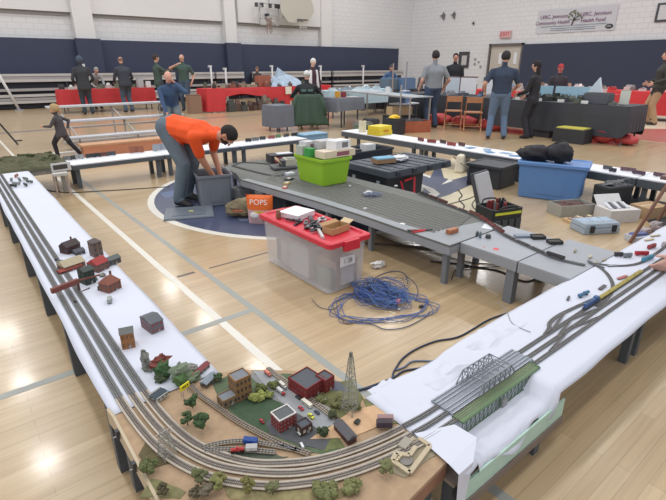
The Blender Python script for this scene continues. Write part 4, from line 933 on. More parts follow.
for q, (x, y, c, lab) in enumerate(((3.95,4.70,(70,86,104),'blue grey box sticking up in the black open bin'), (4.35,4.66,(206,208,208),'white roll standing in the black open bin'), (4.15,4.72,(60,62,66),'dark box inside the black open bin'))):
    tag(MB().box(0, 0, 0, .16, .14, .44+.06*(q == 1)).build('packed_box' if q != 1 else 'white_roll', M(c, .6), loc=(x, y, .016)), lab, 'box' if q != 1 else 'roll')
# items on the far right row near the black trunk
def onrow(px, py, z=T): p = P(px, py, z); return p
p = P(368, 140, T)
def stuff_row():
    for px, py, w_, d_, h, c, lab, nm, cat in ((361,136,.10,.10,.15,(214,206,180),'cream coloured upright roll on the far row','paper_roll_upright','roll'),):
        q = P(px, py, T); t = thing('cream_roll', lab, cat, (6.12, 6.72, T+.001)); MB().lathe([(.07,0),(.07,.2),(.03,.2),(.03,.19)], n=20).build('roll', M(c, .8), t); MB().lathe([(.028,.19),(.028,.205)], n=12).build('core', M((150,120,90), .8), t)
stuff_row()
t = thing('yellow_case', 'yellow two layer tool case beside the cream roll', 'case', (6.12, 6.25, T+.001), .1)
MB().box(0, 0, 0, .36, .30, .08).build('lower_tray', M((214,190,50), .5), t, bevel=.008); MB().box(0, 0, .082, .34, .28, .08).build('upper_tray', M((226,202,56), .5), t, bevel=.008); MB().bar((-.06,-.16,.08), (.06,-.16,.08), .02).build('handle', M((200,120,40), .5), t)
t = thing('blue_tub', 'blue tub beside the lime tote boxes on the far row', 'tub', (5.1, 6.95, .001), 0); MB().box(0, 0, 0, .5, .3, .34).build('tub', M((120,156,184), .5), t, bevel=.01); MB().box(0, 0, .34, .52, .32, .02).build('lid', M((132,168,194), .5), t)
def loco_row(spec):
    for x, y, L, c, lab in spec: rolling(lab, (x, y, 0), PI/2+random.uniform(-.2, .2), c, L, 'boxcar', z=T+.002)
random.seed(8)
RR = [(5.6,5.25,(120,60,58),'rust brown model car beside the yellow case on the far row'), (5.58,5.0,(136,66,62),'dark red model car behind the white cloth heap'), (5.68,4.85,(78,52,52),'dark brown model car at the bend of the far row'), (5.6,4.62,(150,70,66),'brick red model car near the end of the dark case'), (5.7,4.5,(96,60,60),'maroon model car right of the brick red one on the far row')]
for x, y, c, lab in RR: rolling(lab, (x+.5, y, 0), random.uniform(1.2, 1.9), c, .15, 'boxcar', z=T+.002, H_=.05)
for k, (y, x) in enumerate(((4.3,5.66),(4.05,5.72),(3.9,5.56),(3.7,5.66),(3.5,5.58))):
    tag(MB().box(0, 0, 0, .16, .11, .004).build('blue_leaflet', M((88,132,176) if k % 2 == 0 else (130,160,190), .5), loc=(x+.5, y, T+.001), rz=k*.5), ['blue leaflet farthest left in the row left of the blue bin', 'pale blue leaflet second in the row left of the blue bin', 'blue leaflet third in the row left of the blue bin', 'pale blue leaflet fourth in the row left of the blue bin', 'blue leaflet closest to the blue bin'][k], 'leaflet')
for k, (y, x, L, c) in enumerate(((2.3,5.62,.1,(90,92,96)),(2.1,5.7,.16,(110,84,92)),(1.95,5.6,.14,(84,66,80)),(1.72,5.66,.2,(96,72,84)),(1.45,5.6,.12,(120,116,110)),(1.25,5.66,.16,(130,140,132)),(2.2,5.52,.08,(60,62,66)))):
    rolling(['dark grey model car at the right of the blue bin on the far row', 'mauve model car second right of the blue bin', 'purple brown model car before the brown pole', 'long plum coloured model car touching the brown pole', 'grey model car just right of the brown pole', 'pale green model car at the right picture edge on the far row', 'tiny black model car nearest the blue bin'][k], (x+.5, y, 0), 1.57+.2*math.sin(k*2), c, L, 'boxcar', z=T+.002, H_=.04)
# cars on the far left white row
for k, (px, py, L, c) in enumerate(((64,158,.1,(120,120,120)),(68,156,.08,(60,60,64)),(76,157,.12,(150,154,156)),(88,156,.13,(50,52,56)),(92,154,.08,(40,42,46)),(99,154,.1,(100,60,56)),(106,153,.12,(70,72,78)),(130,150,.2,(150,92,70)),(155,148,.26,(150,158,168)),(245,141,.1,(50,52,56)),(252,140,.12,(110,112,116)),(259,139,.1,(60,62,66)),(268,138,.12,(150,84,80)),(272,136.5,.1,(96,128,86)),(282,136,.12,(70,72,78)),(290,135,.14,(46,48,52)))):
    pp = P(px, py, T+.02); pp.y = max(6.74, min(7.06, pp.y)); pp = Vector((P(px, py, T).x, pp.y, 0))
    labs = ['grey model car at the left end of the white row by the child', 'small black model car next to the left end of the white row', 'pale grey model car under the child\'s back foot', 'black model car standing ahead of the others on the white row', 'tiny black model car behind the black one on the white row', 'rust model car in the middle of the white row', 'slate model car right of the rust one', 'brown model building block alone on the white row', 'large grey block at the right end of the white row behind the orange man', 'black model car left of the man with the green coat row', 'grey model car second right of the orange man\'s head', 'dark model car third right of the orange man\'s head', 'dusty red model car on the far white row', 'green model car on the far white row', 'slate model car near the lime tote on the far row', 'black model car nearest the lime tote on the far row']
    rolling(labs[k], (pp.x, pp.y, 0), random.uniform(-.3, .3), c, L, 'boxcar', z=T+.002, H_=.05 if L < .18 else .09)

# blue bin with black bag
t = bin_('storage_tote', 'large medium blue lidded tote on the floor', 'storage bin', (5.56, 2.68, .001), .35, .45, .76, .42, (90,130,184), lid=(98,138,194), taper=.88)
t = thing('black_bag', 'lumpy black fabric bag lying on the blue bin lid', 'bag', (5.52, 2.74, .438), 1.9)
MB().ell((-.12,.02,.10), (.15,.12,.12), 18, 12, .35).build('bag_body', M((36,36,42), .8, 0, .1, 20, .4), t, smooth=True); MB().ell((.16,0,.07), (.2,.13,.09), 18, 12, .45).build('bag_side', M((40,38,44), .8, 0, .1, 20, .4), t, smooth=True)
MB().tube(spline([(-.2,-.06,.15),(-.1,-.1,.22),(.05,-.12,.14),(.2,-.1,.06),(.3,-.04,.01)]), .012).build('strap', M((46,42,44), .8), t)
t = thing('black_shopping_bag', 'black open bag standing at the right side of the blue bin', 'bag', (5.66, 2.02, .001), -.3)
MB().box(0, 0, 0, .34, .22, .26, tx=1.12, ty=1.0).build('sack', M((44,46,50), .7, 0, .1, 12, .4), t, bevel=.02); MB().ell((0,0,.26), (.14,.09,.05), 12, 8, .6).build('crumpled_contents', M((84,86,90), .6), t)
MB().tube(spline([(-.12,-.1,.25),(-.1,-.12,.33),(.05,-.12,.34),(.1,-.1,.26)]), .006).build('handle', M((120,122,126), .5), t)
bin_('storage_tote', 'black lidded box under the far row left of the blue bin', 'storage bin', (5.55, 3.5, .001), .1, .5, .5, .28, (48,50,56), lid=(58,60,66), taper=.95)
t = thing('white_cushion', 'cream cushion shaped foam block leaning under the far row', 'cushion', (6.0, 4.3, .001), .4)
MB().box(0, 0, 0, .5, .14, .26, tx=.85, ty=.8).build('foam', M((222,212,190), .8), t, bevel=.03)
tag(MB().bar((0,0,0), (.22,.0,.26), .36, .02).build('white_board', M((214,218,226), .6), loc=(5.95, 3.95, .012)), 'bluish white board leaning under the far row behind the cushion', 'board')
# grey padded lid and black tool bag
t = thing('padded_case_lid', 'upright grey padded case lid leaning back beside the tool bag', 'case', (4.5, 2.86, .001), -.35)
MB().bar((0,0,.02), (-.06,.12,.40), .32, .05).build('lid_shell', M((70,72,78), .6), t, bevel=.01); MB().bar((.012,-.035,.03), (-.05,.09,.39), .30, .03).build('foam_lining', M((176,176,180), .85, 0, .06, 30, .3), t, bevel=.01)
t = thing('tool_bag', 'black open tool bag with a yellow stripe full of tools', 'tool bag', (3.97, 2.38, .001), -.3)
mb = MB(); a, b, h = .165, .125, .24
for s_ in (-1, 1): mb.box(0, s_*b, 0, 2*a, .018, h); mb.box(s_*a, 0, 0, .018, 2*b, h)
mb.box(0, 0, 0, 2*a, 2*b, .02); mb.build('bag_body', M((46,50,52), .7, 0, .1, 20), t); MB().box(0, -b-.012, h-.05, .30, .01, .022).build('yellow_stripe', M((206,212,60), .5), t)
for q in range(4): MB().box(-.12+.08*q, -b-.02, .03, .06, .02, .11).build('pocket', M((64,70,72), .7), t)
for q in range(2): MB().tube(spline([(-.1,(-1)**q*.125,h),(-.06,(-1)**q*.15,h+.03),(.06,(-1)**q*.15,h+.03),(.1,(-1)**q*.125,h)]), .009).build('handle', M((50,48,50), .7), t)
random.seed(3)
for q in range(13):
    c = random.choice([(44,46,52),(150,54,58),(100,102,106),(60,62,70),(120,50,50)]); x, y = random.uniform(-.12,.12), random.uniform(-.08,.08); cs, sn = math.cos(-.3), math.sin(-.3)
    t = thing('hand_tool', 'dark or red handled tool sticking out of the black tool bag', 'tool', (3.97+x*cs-y*sn, 2.38+x*sn+y*cs, .03), random.uniform(0, 3), 'tools packed in the black tool bag')
    tx_ = random.uniform(-.03,.03); MB().cyl((0,0,0), (tx_*.5,0,.17), .006).build('shaft', STEEL, t); MB().cyl((tx_*.5,0,.16), (tx_,0,.26), .014, .012, 8).build('grip', M(c, .5), t)
for q in range(5):
    tag(MB().bar((0,0,0), (.12,.02*q,.004), .016, .01).build('metal_bracket', M((190,188,176), .4, .3), loc=(3.80-.03*q, 2.14+.04*q, .006+.011*q), rz=.6*q), ['pale metal bracket at the foot of the tool bag, lowest', 'pale metal bracket second from the floor at the tool bag', 'pale metal bracket in the middle of the little heap at the tool bag', 'pale metal bracket second from the top at the tool bag', 'pale metal bracket on top of the heap at the tool bag'][q], 'bracket')
# floor clutter to the right
t = thing('grey_tray_box', 'grey wooden tray full of brown track pieces on the floor', 'box', (5.06, 2.18, .001), -.45)
mb = MB()
for s_ in (-1, 1): mb.box(0, s_*.11, 0, .42, .012, .12); mb.box(s_*.205, 0, 0, .012, .22, .12)
mb.box(0, 0, 0, .42, .22, .012); mb.build('tray', M((158,156,148), .7), t); MB().ell((0,0,.09), (.18,.09,.035), 16, 8, .7).build('dark_contents', M((96,70,66), .8, 0, .3, 40, .4), t)
t = thing('tan_tray', 'low tan tray with oddments in front of the grey tray', 'tray', (4.86, 1.98, .001), -.45)
MB().box(0, 0, 0, .32, .12, .03).build('tray', M((196,164,124), .7), t)
for q in range(6): MB().box(-.12+.045*q, 0, .03, .03, .05, .014+.006*(q % 3)).build('oddment', M(((176,150,130),(120,100,90),(206,190,160))[q % 3], .7), t)
t = thing('clear_case', 'clear flat plastic organiser with black latches on the floor', 'case', (4.68, 1.76, .001), -.52)
cl2 = M((176,192,206), .25, 0, .04, 10, alpha=.75); MB().box(0, 0, 0, .38, .22, .055).build('lower_shell', cl2, t, bevel=.008); MB().box(0, 0, .06, .38, .22, .045, tx=.96, ty=.94).build('upper_shell', cl2, t, bevel=.008)
for x in (-.11, .12): MB().box(x, -.115, .02, .04, .016, .065).build('latch', M((40,42,46), .5), t)
for x in (-.12, .0, .12): MB().box(x, .02, .103, .1, .12, .004).build('divider', M((156,176,196), .4), t)
t = thing('white_carton', 'open white printed carton beside the clear organiser', 'box', (5.22, 1.78, .001), -.5)
MB().box(0, 0, 0, .34, .24, .13).build('carton', M((206,202,200), .7), t); MB().bar((0,.12,.13), (0,.2,.22), .3, .004).build('flap', M((214,214,214), .7), t)
for q in range(5): MB().bar((-.12+.05*q, -.05, .135), (-.09+.05*q, .09, .16), .03, .006).build('print_strip', M((80,84,96) if q % 2 else (206,208,214), .6), t)
t = thing('brown_box', 'plain brown cardboard box partly behind the brown pole', 'box', (5.62, 1.62, .001), -.3); MB().box(0, 0, 0, .3, .22, .12).build('carton', M((176,146,112), .8), t); MB().box(0, 0, .12, .3, .03, .001).build('tape', M((200,176,140), .5), t)
t = thing('blue_white_box', 'small blue and white box at the foot of the brown pole', 'box', (4.72, 1.38, .001), -.4); MB().box(0, 0, 0, .2, .13, .05).build('carton', M((196,198,206), .6), t); MB().box(0, .01, .05, .17, .08, .02, tx=.8, ty=.8).build('blue_lid', M((96,106,160), .5), t)
for q, (x, y, c, lab) in enumerate(((4.95,1.42,(186,170,170),'pale pink crumpled packet right of the blue and white box'), (5.1,1.36,(130,110,110),'brown grey crumpled packet near the right paper edge'), (5.0,1.3,(70,70,90),'dark blue small packet by the paper edge'), (5.25,1.42,(170,160,160),'grey crumpled packet under the raised small table'))):
    t = thing('packet', lab, 'packet', (x, y, .001)); MB().ell((0,0,.03), (.07,.05,.03), 12, 8, .6).build('pouch', M(c, .6, 0, .2, 30), t); MB().box(0, 0, .055, .03, .02, .003).build('label', M((206,204,200), .6), t)
# brown legged little table at the right edge
t = thing('folding_stand', 'brown legged stand with small top at the right edge, one leg splayed out', 'stand', (5.0, 1.2, 0), 0)
MB().box(.05, .0, .58, .7, .26, .03).build('top', M((120,92,92), .5), t); MB().box(.05, 0, .61, .6, .2, .008).build('tray', M((196,190,186), .5), t)
BR = M((134,98,82), .5)
mb = MB(); MB().bar((-.42,.2,0), (-.28,.06,.58), .022).build('leg', BR, t); MB().bar((.3,-.15,0), (.28,-.08,.58), .022).build('leg', BR, t); MB().bar((-.1,-.2,0), (-.12,-.08,.58), .022).build('leg', BR, t); MB().bar((.35,.25,0), (.28,.1,.58), .022).build('leg', BR, t)
t = thing('maroon_pot', 'maroon tub with a pink cloth on the stand at the right edge', 'tub', (5.2, 1.2, .619)); MB().lathe([(.09,0),(.1,.08),(.085,.08),(.08,.01)], n=18).build('tub', M((112,52,66), .5), t); MB().ell((0,0,.09), (.08,.08,.05), 12, 8, .5).build('pink_cloth', M((214,170,176), .8), t)
tag(MB().bar((0,0,0), (.16,.06,.005), .02, .012).build('dark_rod', M((50,40,44), .5), loc=(4.84, 1.24, .626)), 'dark rod lying on the stand at the right edge', 'tool')
tag(MB().prism([tuple(P(x,y,0)[:2]) for x,y in ((607,197),(622,193),(690,208),(690,240),(664,236),(645,219),(612,214))], .001, .005).build('shade_sheet', M((52,50,54), .8)), 'dark sheet of painted shade on the floor under the far row at the right', 'mat')  # dark sheet that paints in the shade below the far row
# items on the central table
def flat(name, label, cat, px, py, rz, w_, d_, h, col, z=T+.002, extra=None):
    p = P(px, py, T); t = thing(name, label, cat, (p.x, p.y, z), rz); MB().box(0, 0, 0, w_, d_, h).build('body', M(col, .6, 0, .08, 40), t, bevel=min(.003, h*.3))
    if extra: MB().box(extra[0], extra[1], h, extra[2], extra[3], extra[4]).build(extra[5], M(extra[6], .5), t)
    return t
flat('orange_brown_block', 'orange brown wooden block near the corner of the long grey table', 'block', 452, 233, .0, .10, .045, .032, (164,104,70), extra=(0,0,.09,.02,.001,'paper_band',(176,120,84)))
t = thing('pliers', 'red handled pliers lying open on the grey table', 'pliers', (*P(426,231,T)[:2], T+.002), -.4)
for s_ in (-1, 1): MB().tube([(0,0,.006),(-.05,s_*.012,.006),(-.12,s_*.02,.006)], .006, 6).build('grip', M((206,44,52), .5), t)
MB().box(.02, 0, 0, .06, .016, .01).build('jaws', M((50,54,54), .4, .5), t)
t = thing('pliers', 'dark green handled cutters beside the red pliers', 'pliers', (*P(419,231,T)[:2], T+.002), -.5)
for s_ in (-1, 1): MB().tube([(0,0,.006),(-.04,s_*.010,.006),(-.09,s_*.014,.006)], .005, 6).build('grip', M((46,70,60), .5), t)
MB().box(.02, 0, 0, .05, .014, .009).build('jaws', M((50,54,54), .4, .5), t)
for px, py, r, h, c, lab in ((477,236,.012,.04,(74,82,86),'tall dark grey glue bottle on the light grey table'), (480,238,.009,.05,(90,110,116),'slim bluish bottle left of the squat dark jar'), (488,238,.02,.032,(66,70,68),'squat dark glass jar on the light grey table')):
    p = P(px, py, T); t = thing('small_jar', lab, 'jar', (p.x, p.y, T+.001)); MB().lathe([(r,0),(r,h*.7),(r*.7,h*.8)], n=14).build('jar_body', M(c, .3), t); MB().lathe([(r*.75,h*.8),(r*.75,h)], n=14).build('jar_lid', M((130,134,130), .4), t)
flat('white_paper_scrap', 'small white paper scrap on the track side of the grey table', 'paper', 403, 224, .3, .05, .04, .003, (222,224,226)); flat('white_card', 'white card lying on the grey table near the tool bag', 'card', 488, 227, .4, .12, .08, .003, (226,228,236))
t = thing('wire_bundle', 'small tangle of blue white wires on the yard tracks in front of the trunk', 'wire tangle', (*P(371,196,T)[:2], T+.006)); random.seed(9)
mb = MB()
for k in range(7): mb.tube(spline([(random.uniform(-.1,.1), random.uniform(-.08,.08), random.uniform(.002,.03)) for q in range(7)], 4), .0022, 4)
mb.build('wires', M((120,130,156), .5), t); MB().ell((-.01,.03,.02), (.05,.035,.022), 14, 8, .5).build('white_wrapper', M((206,210,214), .7), t)
for k, (px, py) in enumerate(((396,187),(350,187),(338,178),(365,210))): tag(MB().box(0, 0, 0, .03, .02, .012).build('white_crumb', M((210,212,212), .7), loc=(*P(px, py, T)[:2], T+.007), rz=k), ['white scrap of foam below the trunk handle on the yard tracks', 'white scrap of foam left of the wire tangle', 'white scrap of foam close to the lime tote', 'white scrap of foam nearest the front edge of the yard'][k], 'scrap')
# train along the back edge of the central table
tl = [P(*q, T) for q in ((418,194),(434,200),(454,208),(478,218),(505,236),(530,248),(555,259),(585,266))]
sp = spline(tl, 12); 
run('long outer track along the back edge of the grey tables', [(p.x, p.y) for p in sp], wd=.028)
cols = [(70,66,66),(92,54,50),(104,60,54),(110,62,56),(84,50,48),(128,84,72),(140,66,58),(132,62,56),(120,58,54),(76,72,74),(66,66,70),(74,74,78),(62,60,62)]
import itertools
acc = [0]
for a, b in zip(sp, sp[1:]): acc.append(acc[-1]+(b-a).length)
tot = acc[-1]; nlab = ['first', 'second', 'third', 'fourth', 'fifth', 'sixth', 'seventh', 'eighth', 'ninth', 'tenth', 'eleventh', 'twelfth', 'thirteenth']
def atl(s_):
    for i in range(len(acc)-1):
        if acc[i+1] >= s_: return sp[i].lerp(sp[i+1], (s_-acc[i])/(acc[i+1]-acc[i]))
    return sp[-1]
for k in range(13):
    s_ = tot*(k+.7)/14; a, b = atl(s_-.03), atl(s_+.03)
    rolling('low %s model car, %s from the trunk end of the long train' % ('rust brown' if 1 <= k <= 8 else 'dark grey', nlab[k]), ((a.x+b.x)/2, (a.y+b.y)/2, 0), math.atan2(b.y-a.y, b.x-a.x), cols[k], tot/14*.86, 'flat' if k in (3,4,9,10,11) else 'hopper', z=T+.0125)
for k, (px, py) in enumerate(((538,240),(555,245))):
    p = P(px, py, T); t = thing('track_crate', ['black open crate of parts, left of the two by the train', 'black open crate of parts, right of the two by the train'][k], 'crate', (p.x+.03, p.y+.02, T+.002), -.62)
    mb = MB()
    for s_ in (-1, 1): mb.box(0, s_*.03, 0, .095, .004, .022); mb.box(s_*.0455, 0, 0, .004, .06, .022)
    mb.box(0, 0, 0, .095, .06, .004); mb.build('crate_body', M((46,46,48), .6), t)
    for q in range(4): MB().box(-.032+.021*q, 0, .004, .012, .05, .014).build('part', M((92,88,84), .7), t)
flat('blue_grey_box', 'flat blue grey box left of the two black crates', 'box', 522, 237, -.6, .11, .05, .016, (132,144,158))
# long tan rods along floor behind
tag(MB().bar((0,0,0), (-1.45,1.75,.0), .03, .012).build('floor_batten', M((96,84,74), .7), loc=(*P(614,262,0)[:2], .008)), 'long thin dark batten lying on the floor beyond the grey tables', 'batten')
# rolling stock on the right paper
for k, (px, py, a, L, c, kd, lab) in enumerate(((583,297,(574,301,592,293),.09,(70,116,150),'tank','teal blue model tank car lying alone on the paper'), (641,256,(632,256,650,256),.085,(188,44,56),'boxcar','bright red model boxcar lying near the blue passenger car'), (651,249,(643,252,660,246),.085,(160,52,60),'boxcar','dark red model boxcar right of the bright red one'), (647,261,(638,264,656,257),.12,(74,146,176),'boxcar','long light blue model passenger car by the curved track'),
        (649,241,(640,243,660,239),.09,(190,172,130),'flat','tan model flat car above the red cars'), (655,237,(648,238,662,236),.09,(170,160,130),'flat','olive tan model flat car farthest up the paper'), (663,247,(660,250,666,244),.05,(190,180,186),'boxcar','pale lilac model car at the picture edge'), (627,258,(621,259,633,258),.055,(128,134,136),'boxcar','small grey model car beside the black one at the curved track'), (618,257,(612,257,624,257),.05,(60,60,62),'boxcar','small black model car beside the grey one at the curved track'),
        (612,267,(604,268,620,267),.07,(150,154,160),'flat','grey model flat car in the crook of the curved track'), (622,279,(615,281,630,276),.09,(168,96,88),'flat','salmon model flat car beside the yellow train'), (602,289,(597,292,608,284),.08,(80,74,80),'flat','dark model wagon just above the blue locomotive'))):
    rolling(lab, (*P(px, py, T)[:2], 0), ang(a[:2], a[2:]), c, L, kd, z=T+.006)
bx = 2.40
rolling('blue model locomotive on the innermost main line', (2.41, .842, 0), 0, (66,98,146), .17, 'loco', z=T+.0135, H_=.03)
for k in range(5): rolling(['yellow model flat car right behind the blue locomotive', 'yellow model flat car second behind the locomotive', 'yellow model flat car third behind the locomotive', 'yellow model flat car fourth behind the locomotive', 'yellow model flat car nearest the reaching hand'][k], (2.56+.115*k, .842, 0), 0, (196,178,92), .105, 'boxcar', z=T+.0135, H_=.008)
for k, (px, py, r) in enumerate(((568,300,.3),(600,268,1.4),(596,264,.2),(634,276,.1),(575,252,.3),(590,258,.2),(604,261,.1))):
    c = [(90,90,96),(120,122,128),(150,146,130),(140,136,120),(150,140,120),(190,180,150),(160,150,130)][k]
    tag(MB().box(0, 0, 0, .05, .012, .008).build('loose_part', M(c, .6), loc=(*P(px, py, T)[:2], T+.007), rz=r), ['tiny dark part beside the teal tank car on the paper', 'grey part standing in the crook of the curved track', 'beige part at the table joint by the train tail', 'thin tan stick beside the yellow train', 'tan part on the grey table just before the paper', 'cream part on the table joint at the train tail', 'beige scrap at the edge of the paper by the curved track'][k], 'loose part')

# cables
def cable(label, pts, r, col, nm='cable', grp=None, k=8):
    o0 = Vector(pts[0]); sp_ = [p-o0 for p in spline(pts, k)]
    return tag(MB().tube(sp_, r, 5).build(nm, M(col, .5, 0, .03, 5), loc=o0, smooth=True), label, 'cable', grp)
G = lambda x, y, z=.006: tuple(P(x, y, 0)[:2])+(z,)
random.seed(21)
BL = [(76,108,176),(84,116,184),(96,128,180),(66,92,150),(84,98,128)]
for j in range(17):
    pts = []; n = 15; c0 = P(random.uniform(372,392), random.uniform(288,302), 0); rx = random.uniform(.06,.16); ry = random.uniform(.08,.22)
    a0 = random.uniform(0, 6)
    for k in range(n+12):
        a = a0+k*.9; s_ = random.uniform(.55, 1.15); pts.append((c0.x+rx*s_*math.cos(a), c0.y+ry*s_*math.sin(a), .005+random.uniform(0,.055)))
    cable('thin blue cable tangled in the pile on the floor', pts, .0022, random.choice(BL), 'blue_cable', 'tangled blue cables piled on the gym floor', 5)
for j in range(7):
    q = random.uniform(-3, 3); o = [(338,302),(336,312),(350,321),(372,323),(400,318),(425,314),(432,306),(424,298),(400,296),(376,300),(352,296)]
    pts = [G(x+random.uniform(-8,8), y+random.uniform(-5,5), .005+.003*random.random()) for x, y in o]; pts.append(pts[0]); 
    cable('blue cable looped wide around the tangled pile', pts, .0022, random.choice(BL), 'blue_cable', 'wide loops around the blue cable pile', 6)
cable('single dark cable loop trailing from the blue pile toward the camera', [G(352,321), G(372,325), G(385,330), G(405,328), G(425,318), G(430,312)], .003, (60,74,110))
cable('thin cable bowing right of the blue pile', [G(405,276), G(414,283), G(418,292), G(415,302)], .0026, (70,90,130)); cable('cable arching over the back of the blue pile', [G(368,290), G(376,278), G(392,272), G(404,274), G(408,284)], .003, (70,86,120))
cable('dark cable from the clear tote to the blue pile', [G(312,300), G(320,308), G(332,310), G(340,305)], .0026, (96,98,104)); cable('short dark cable end left of the blue pile', [G(341,318), G(345,324), G(352,324), G(356,321)], .003, (110,92,76))
t = thing('tissue', 'crumpled white tissue beside the blue cable pile', 'tissue', G(378,267,.002)); MB().ell((0,0,.02), (.06,.035,.025), 14, 8, .7).build('paper_wad', M((224,222,220), .8), t); MB().ell((.05,.01,.012), (.03,.02,.014), 10, 6, .6).build('torn_corner', M((218,214,210), .8), t)
tag(MB().box(0, 0, 0, .04, .02, .02).build('orange_plug', M((226,100,76), .5), loc=G(398,307,.03), rz=.4), 'small orange plug on the blue cable pile', 'plug'); tag(MB().box(0, 0, 0, .03, .016, .014).build('dark_plug', M((60,62,68), .5), loc=G(421,308,.006)), 'small dark plug at the right of the blue cable loops', 'plug')
cable('upper of the two thick dark cables running under the right paper', [(*P(330,396,0)[:2],.01), G(385,385), G(394,372), G(402,360), G(416,350), G(436,342), G(460,337), G(490,320), G(520,310), G(545,297), G(560,285)], .0055, (50,62,86))
cable('lower of the two thick dark cables running under the right paper', [(*P(340,398,0)[:2],.008), G(388,381), G(404,372), G(424,368), G(440,359), G(456,349), G(480,340), G(500,330)], .0055, (52,66,92))
cable('grey blue cable loop joining the two dark cables', [G(396,371), G(404,368), G(414,362), G(440,362), G(455,358), G(470,352)], .005, (110,124,146))
cable('dark cable snaking under the light grey tables', [G(430,262), G(455,264), G(478,268), G(500,272), G(525,282), G(545,276), G(566,284), G(552,296)], .006, (66,68,74)); cable('thin black cable under the long grey table', [G(372,232), G(395,243), G(430,252), G(465,262), G(500,266), G(540,274)], .004, (80,80,84))
cable('second dark cable near the table leg under the light grey table', [G(470,246), G(490,262), G(520,270), G(548,280)], .005, (70,72,78)); cable('black cable crossing the floor beyond the left tables', [G(38,186), G(50,191), G(72,193), G(90,192), G(125,190), G(170,187)], .006, (74,72,72))
cable('black wire snaking over the cream floor logo', [G(458,190), G(462,196), G(459,200), G(464,206), G(463,211), G(468,216), G(476,221)], .008, (60,58,62)); cable('thin black wire curving beside the padded lid', [G(444,206), G(466,200), G(478,196), G(472,205), G(478,214), G(474,222)], .006, (84,78,76))
cable('thin dark cord in front of the cream foam block', [(6.1,4.55,.16), (5.8,4.2,.15), (5.6,3.9,.14), (5.3,3.6,.285)], .006, (50,48,50)); cable('dark cable hanging at the grey table corner leg', [(2.66,1.9,.02), (2.9,2.0,.01), (3.2,1.8,.01), (3.6,1.7,.008)], .005, (70,72,76))
cable('white thin wire lying across the right paper near the ladder', [(2.07,1.18,T+.008), (2.03,1.10,T+.007), (1.93,1.0,T+.007), (1.92,.90,T+.009)], .0018, (130,132,136)); 
# grass mound at the far left corner table
t = thing('grass_mound', 'dark green grassy scenery mound on the far left corner table', 'model scenery', (.69, 7.05, T+.001))
nx_, ny_ = 34, 34; vs = []
for i in range(nx_+1):
    for j in range(ny_+1):
        u, v = i/nx_*2-1, j/ny_*2-1; e = max(0, (1-u**4)*(1-v**4)); zz = e**.6*(.07+.06*noise.noise(Vector((u*2.2,v*2.2,1)))+.03*noise.noise(Vector((u*7,v*7,4)))+.012*noise.noise(Vector((u*22,v*22,4))))
        vs.append((u*.42+(.02*noise.noise(Vector((v*5,0,2)))), v*.46, max(.001, zz)))
fs = [(i*(ny_+1)+j, (i+1)*(ny_+1)+j, (i+1)*(ny_+1)+j+1, i*(ny_+1)+j+1) for i in range(nx_) for j in range(ny_)]
mb = MB(); mb.add(vs, fs); mb.add([(-.42,-.46,0),(.42,-.46,0),(.42,.46,0),(-.42,.46,0)], [(3,2,1,0)]); mb.build('turf', M((82,82,60), .95, 0, .35, 14, .6), t)
for k in range(9): MB().ell((random.uniform(-.3,.3), random.uniform(-.3,.35), .07), (.05,.05,.03), 9, 6, .7).build('shrub', M((78,82,56), .95, 0, .3, 60, .5), t)
t = thing('scenery_end_board', 'white end board with a dark window propped by the grass mound', 'board', (.98, 6.58, T-.04), .12)
MB().box(0, 0, 0, .22, .02, .10).build('board', M((206,206,208), .6), t); MB().box(-.01, -.012, .025, .16, .004, .055).build('dark_panel', M((70,66,62), .7), t)
t = thing('small_white_rack', 'little white wire rack on thin legs below the end board', 'rack', (.93, 6.42, 0)); MB().box(0, 0, .26, .16, .1, .03).build('shelf', M((190,188,184), .6), t)
for sx_, sy_ in ((-.07,-.04),(.07,-.04),(-.07,.04),(.07,.04)): MB().bar((sx_,sy_,0), (sx_,sy_,.26), .01).build('leg', M((176,160,150), .6), t)
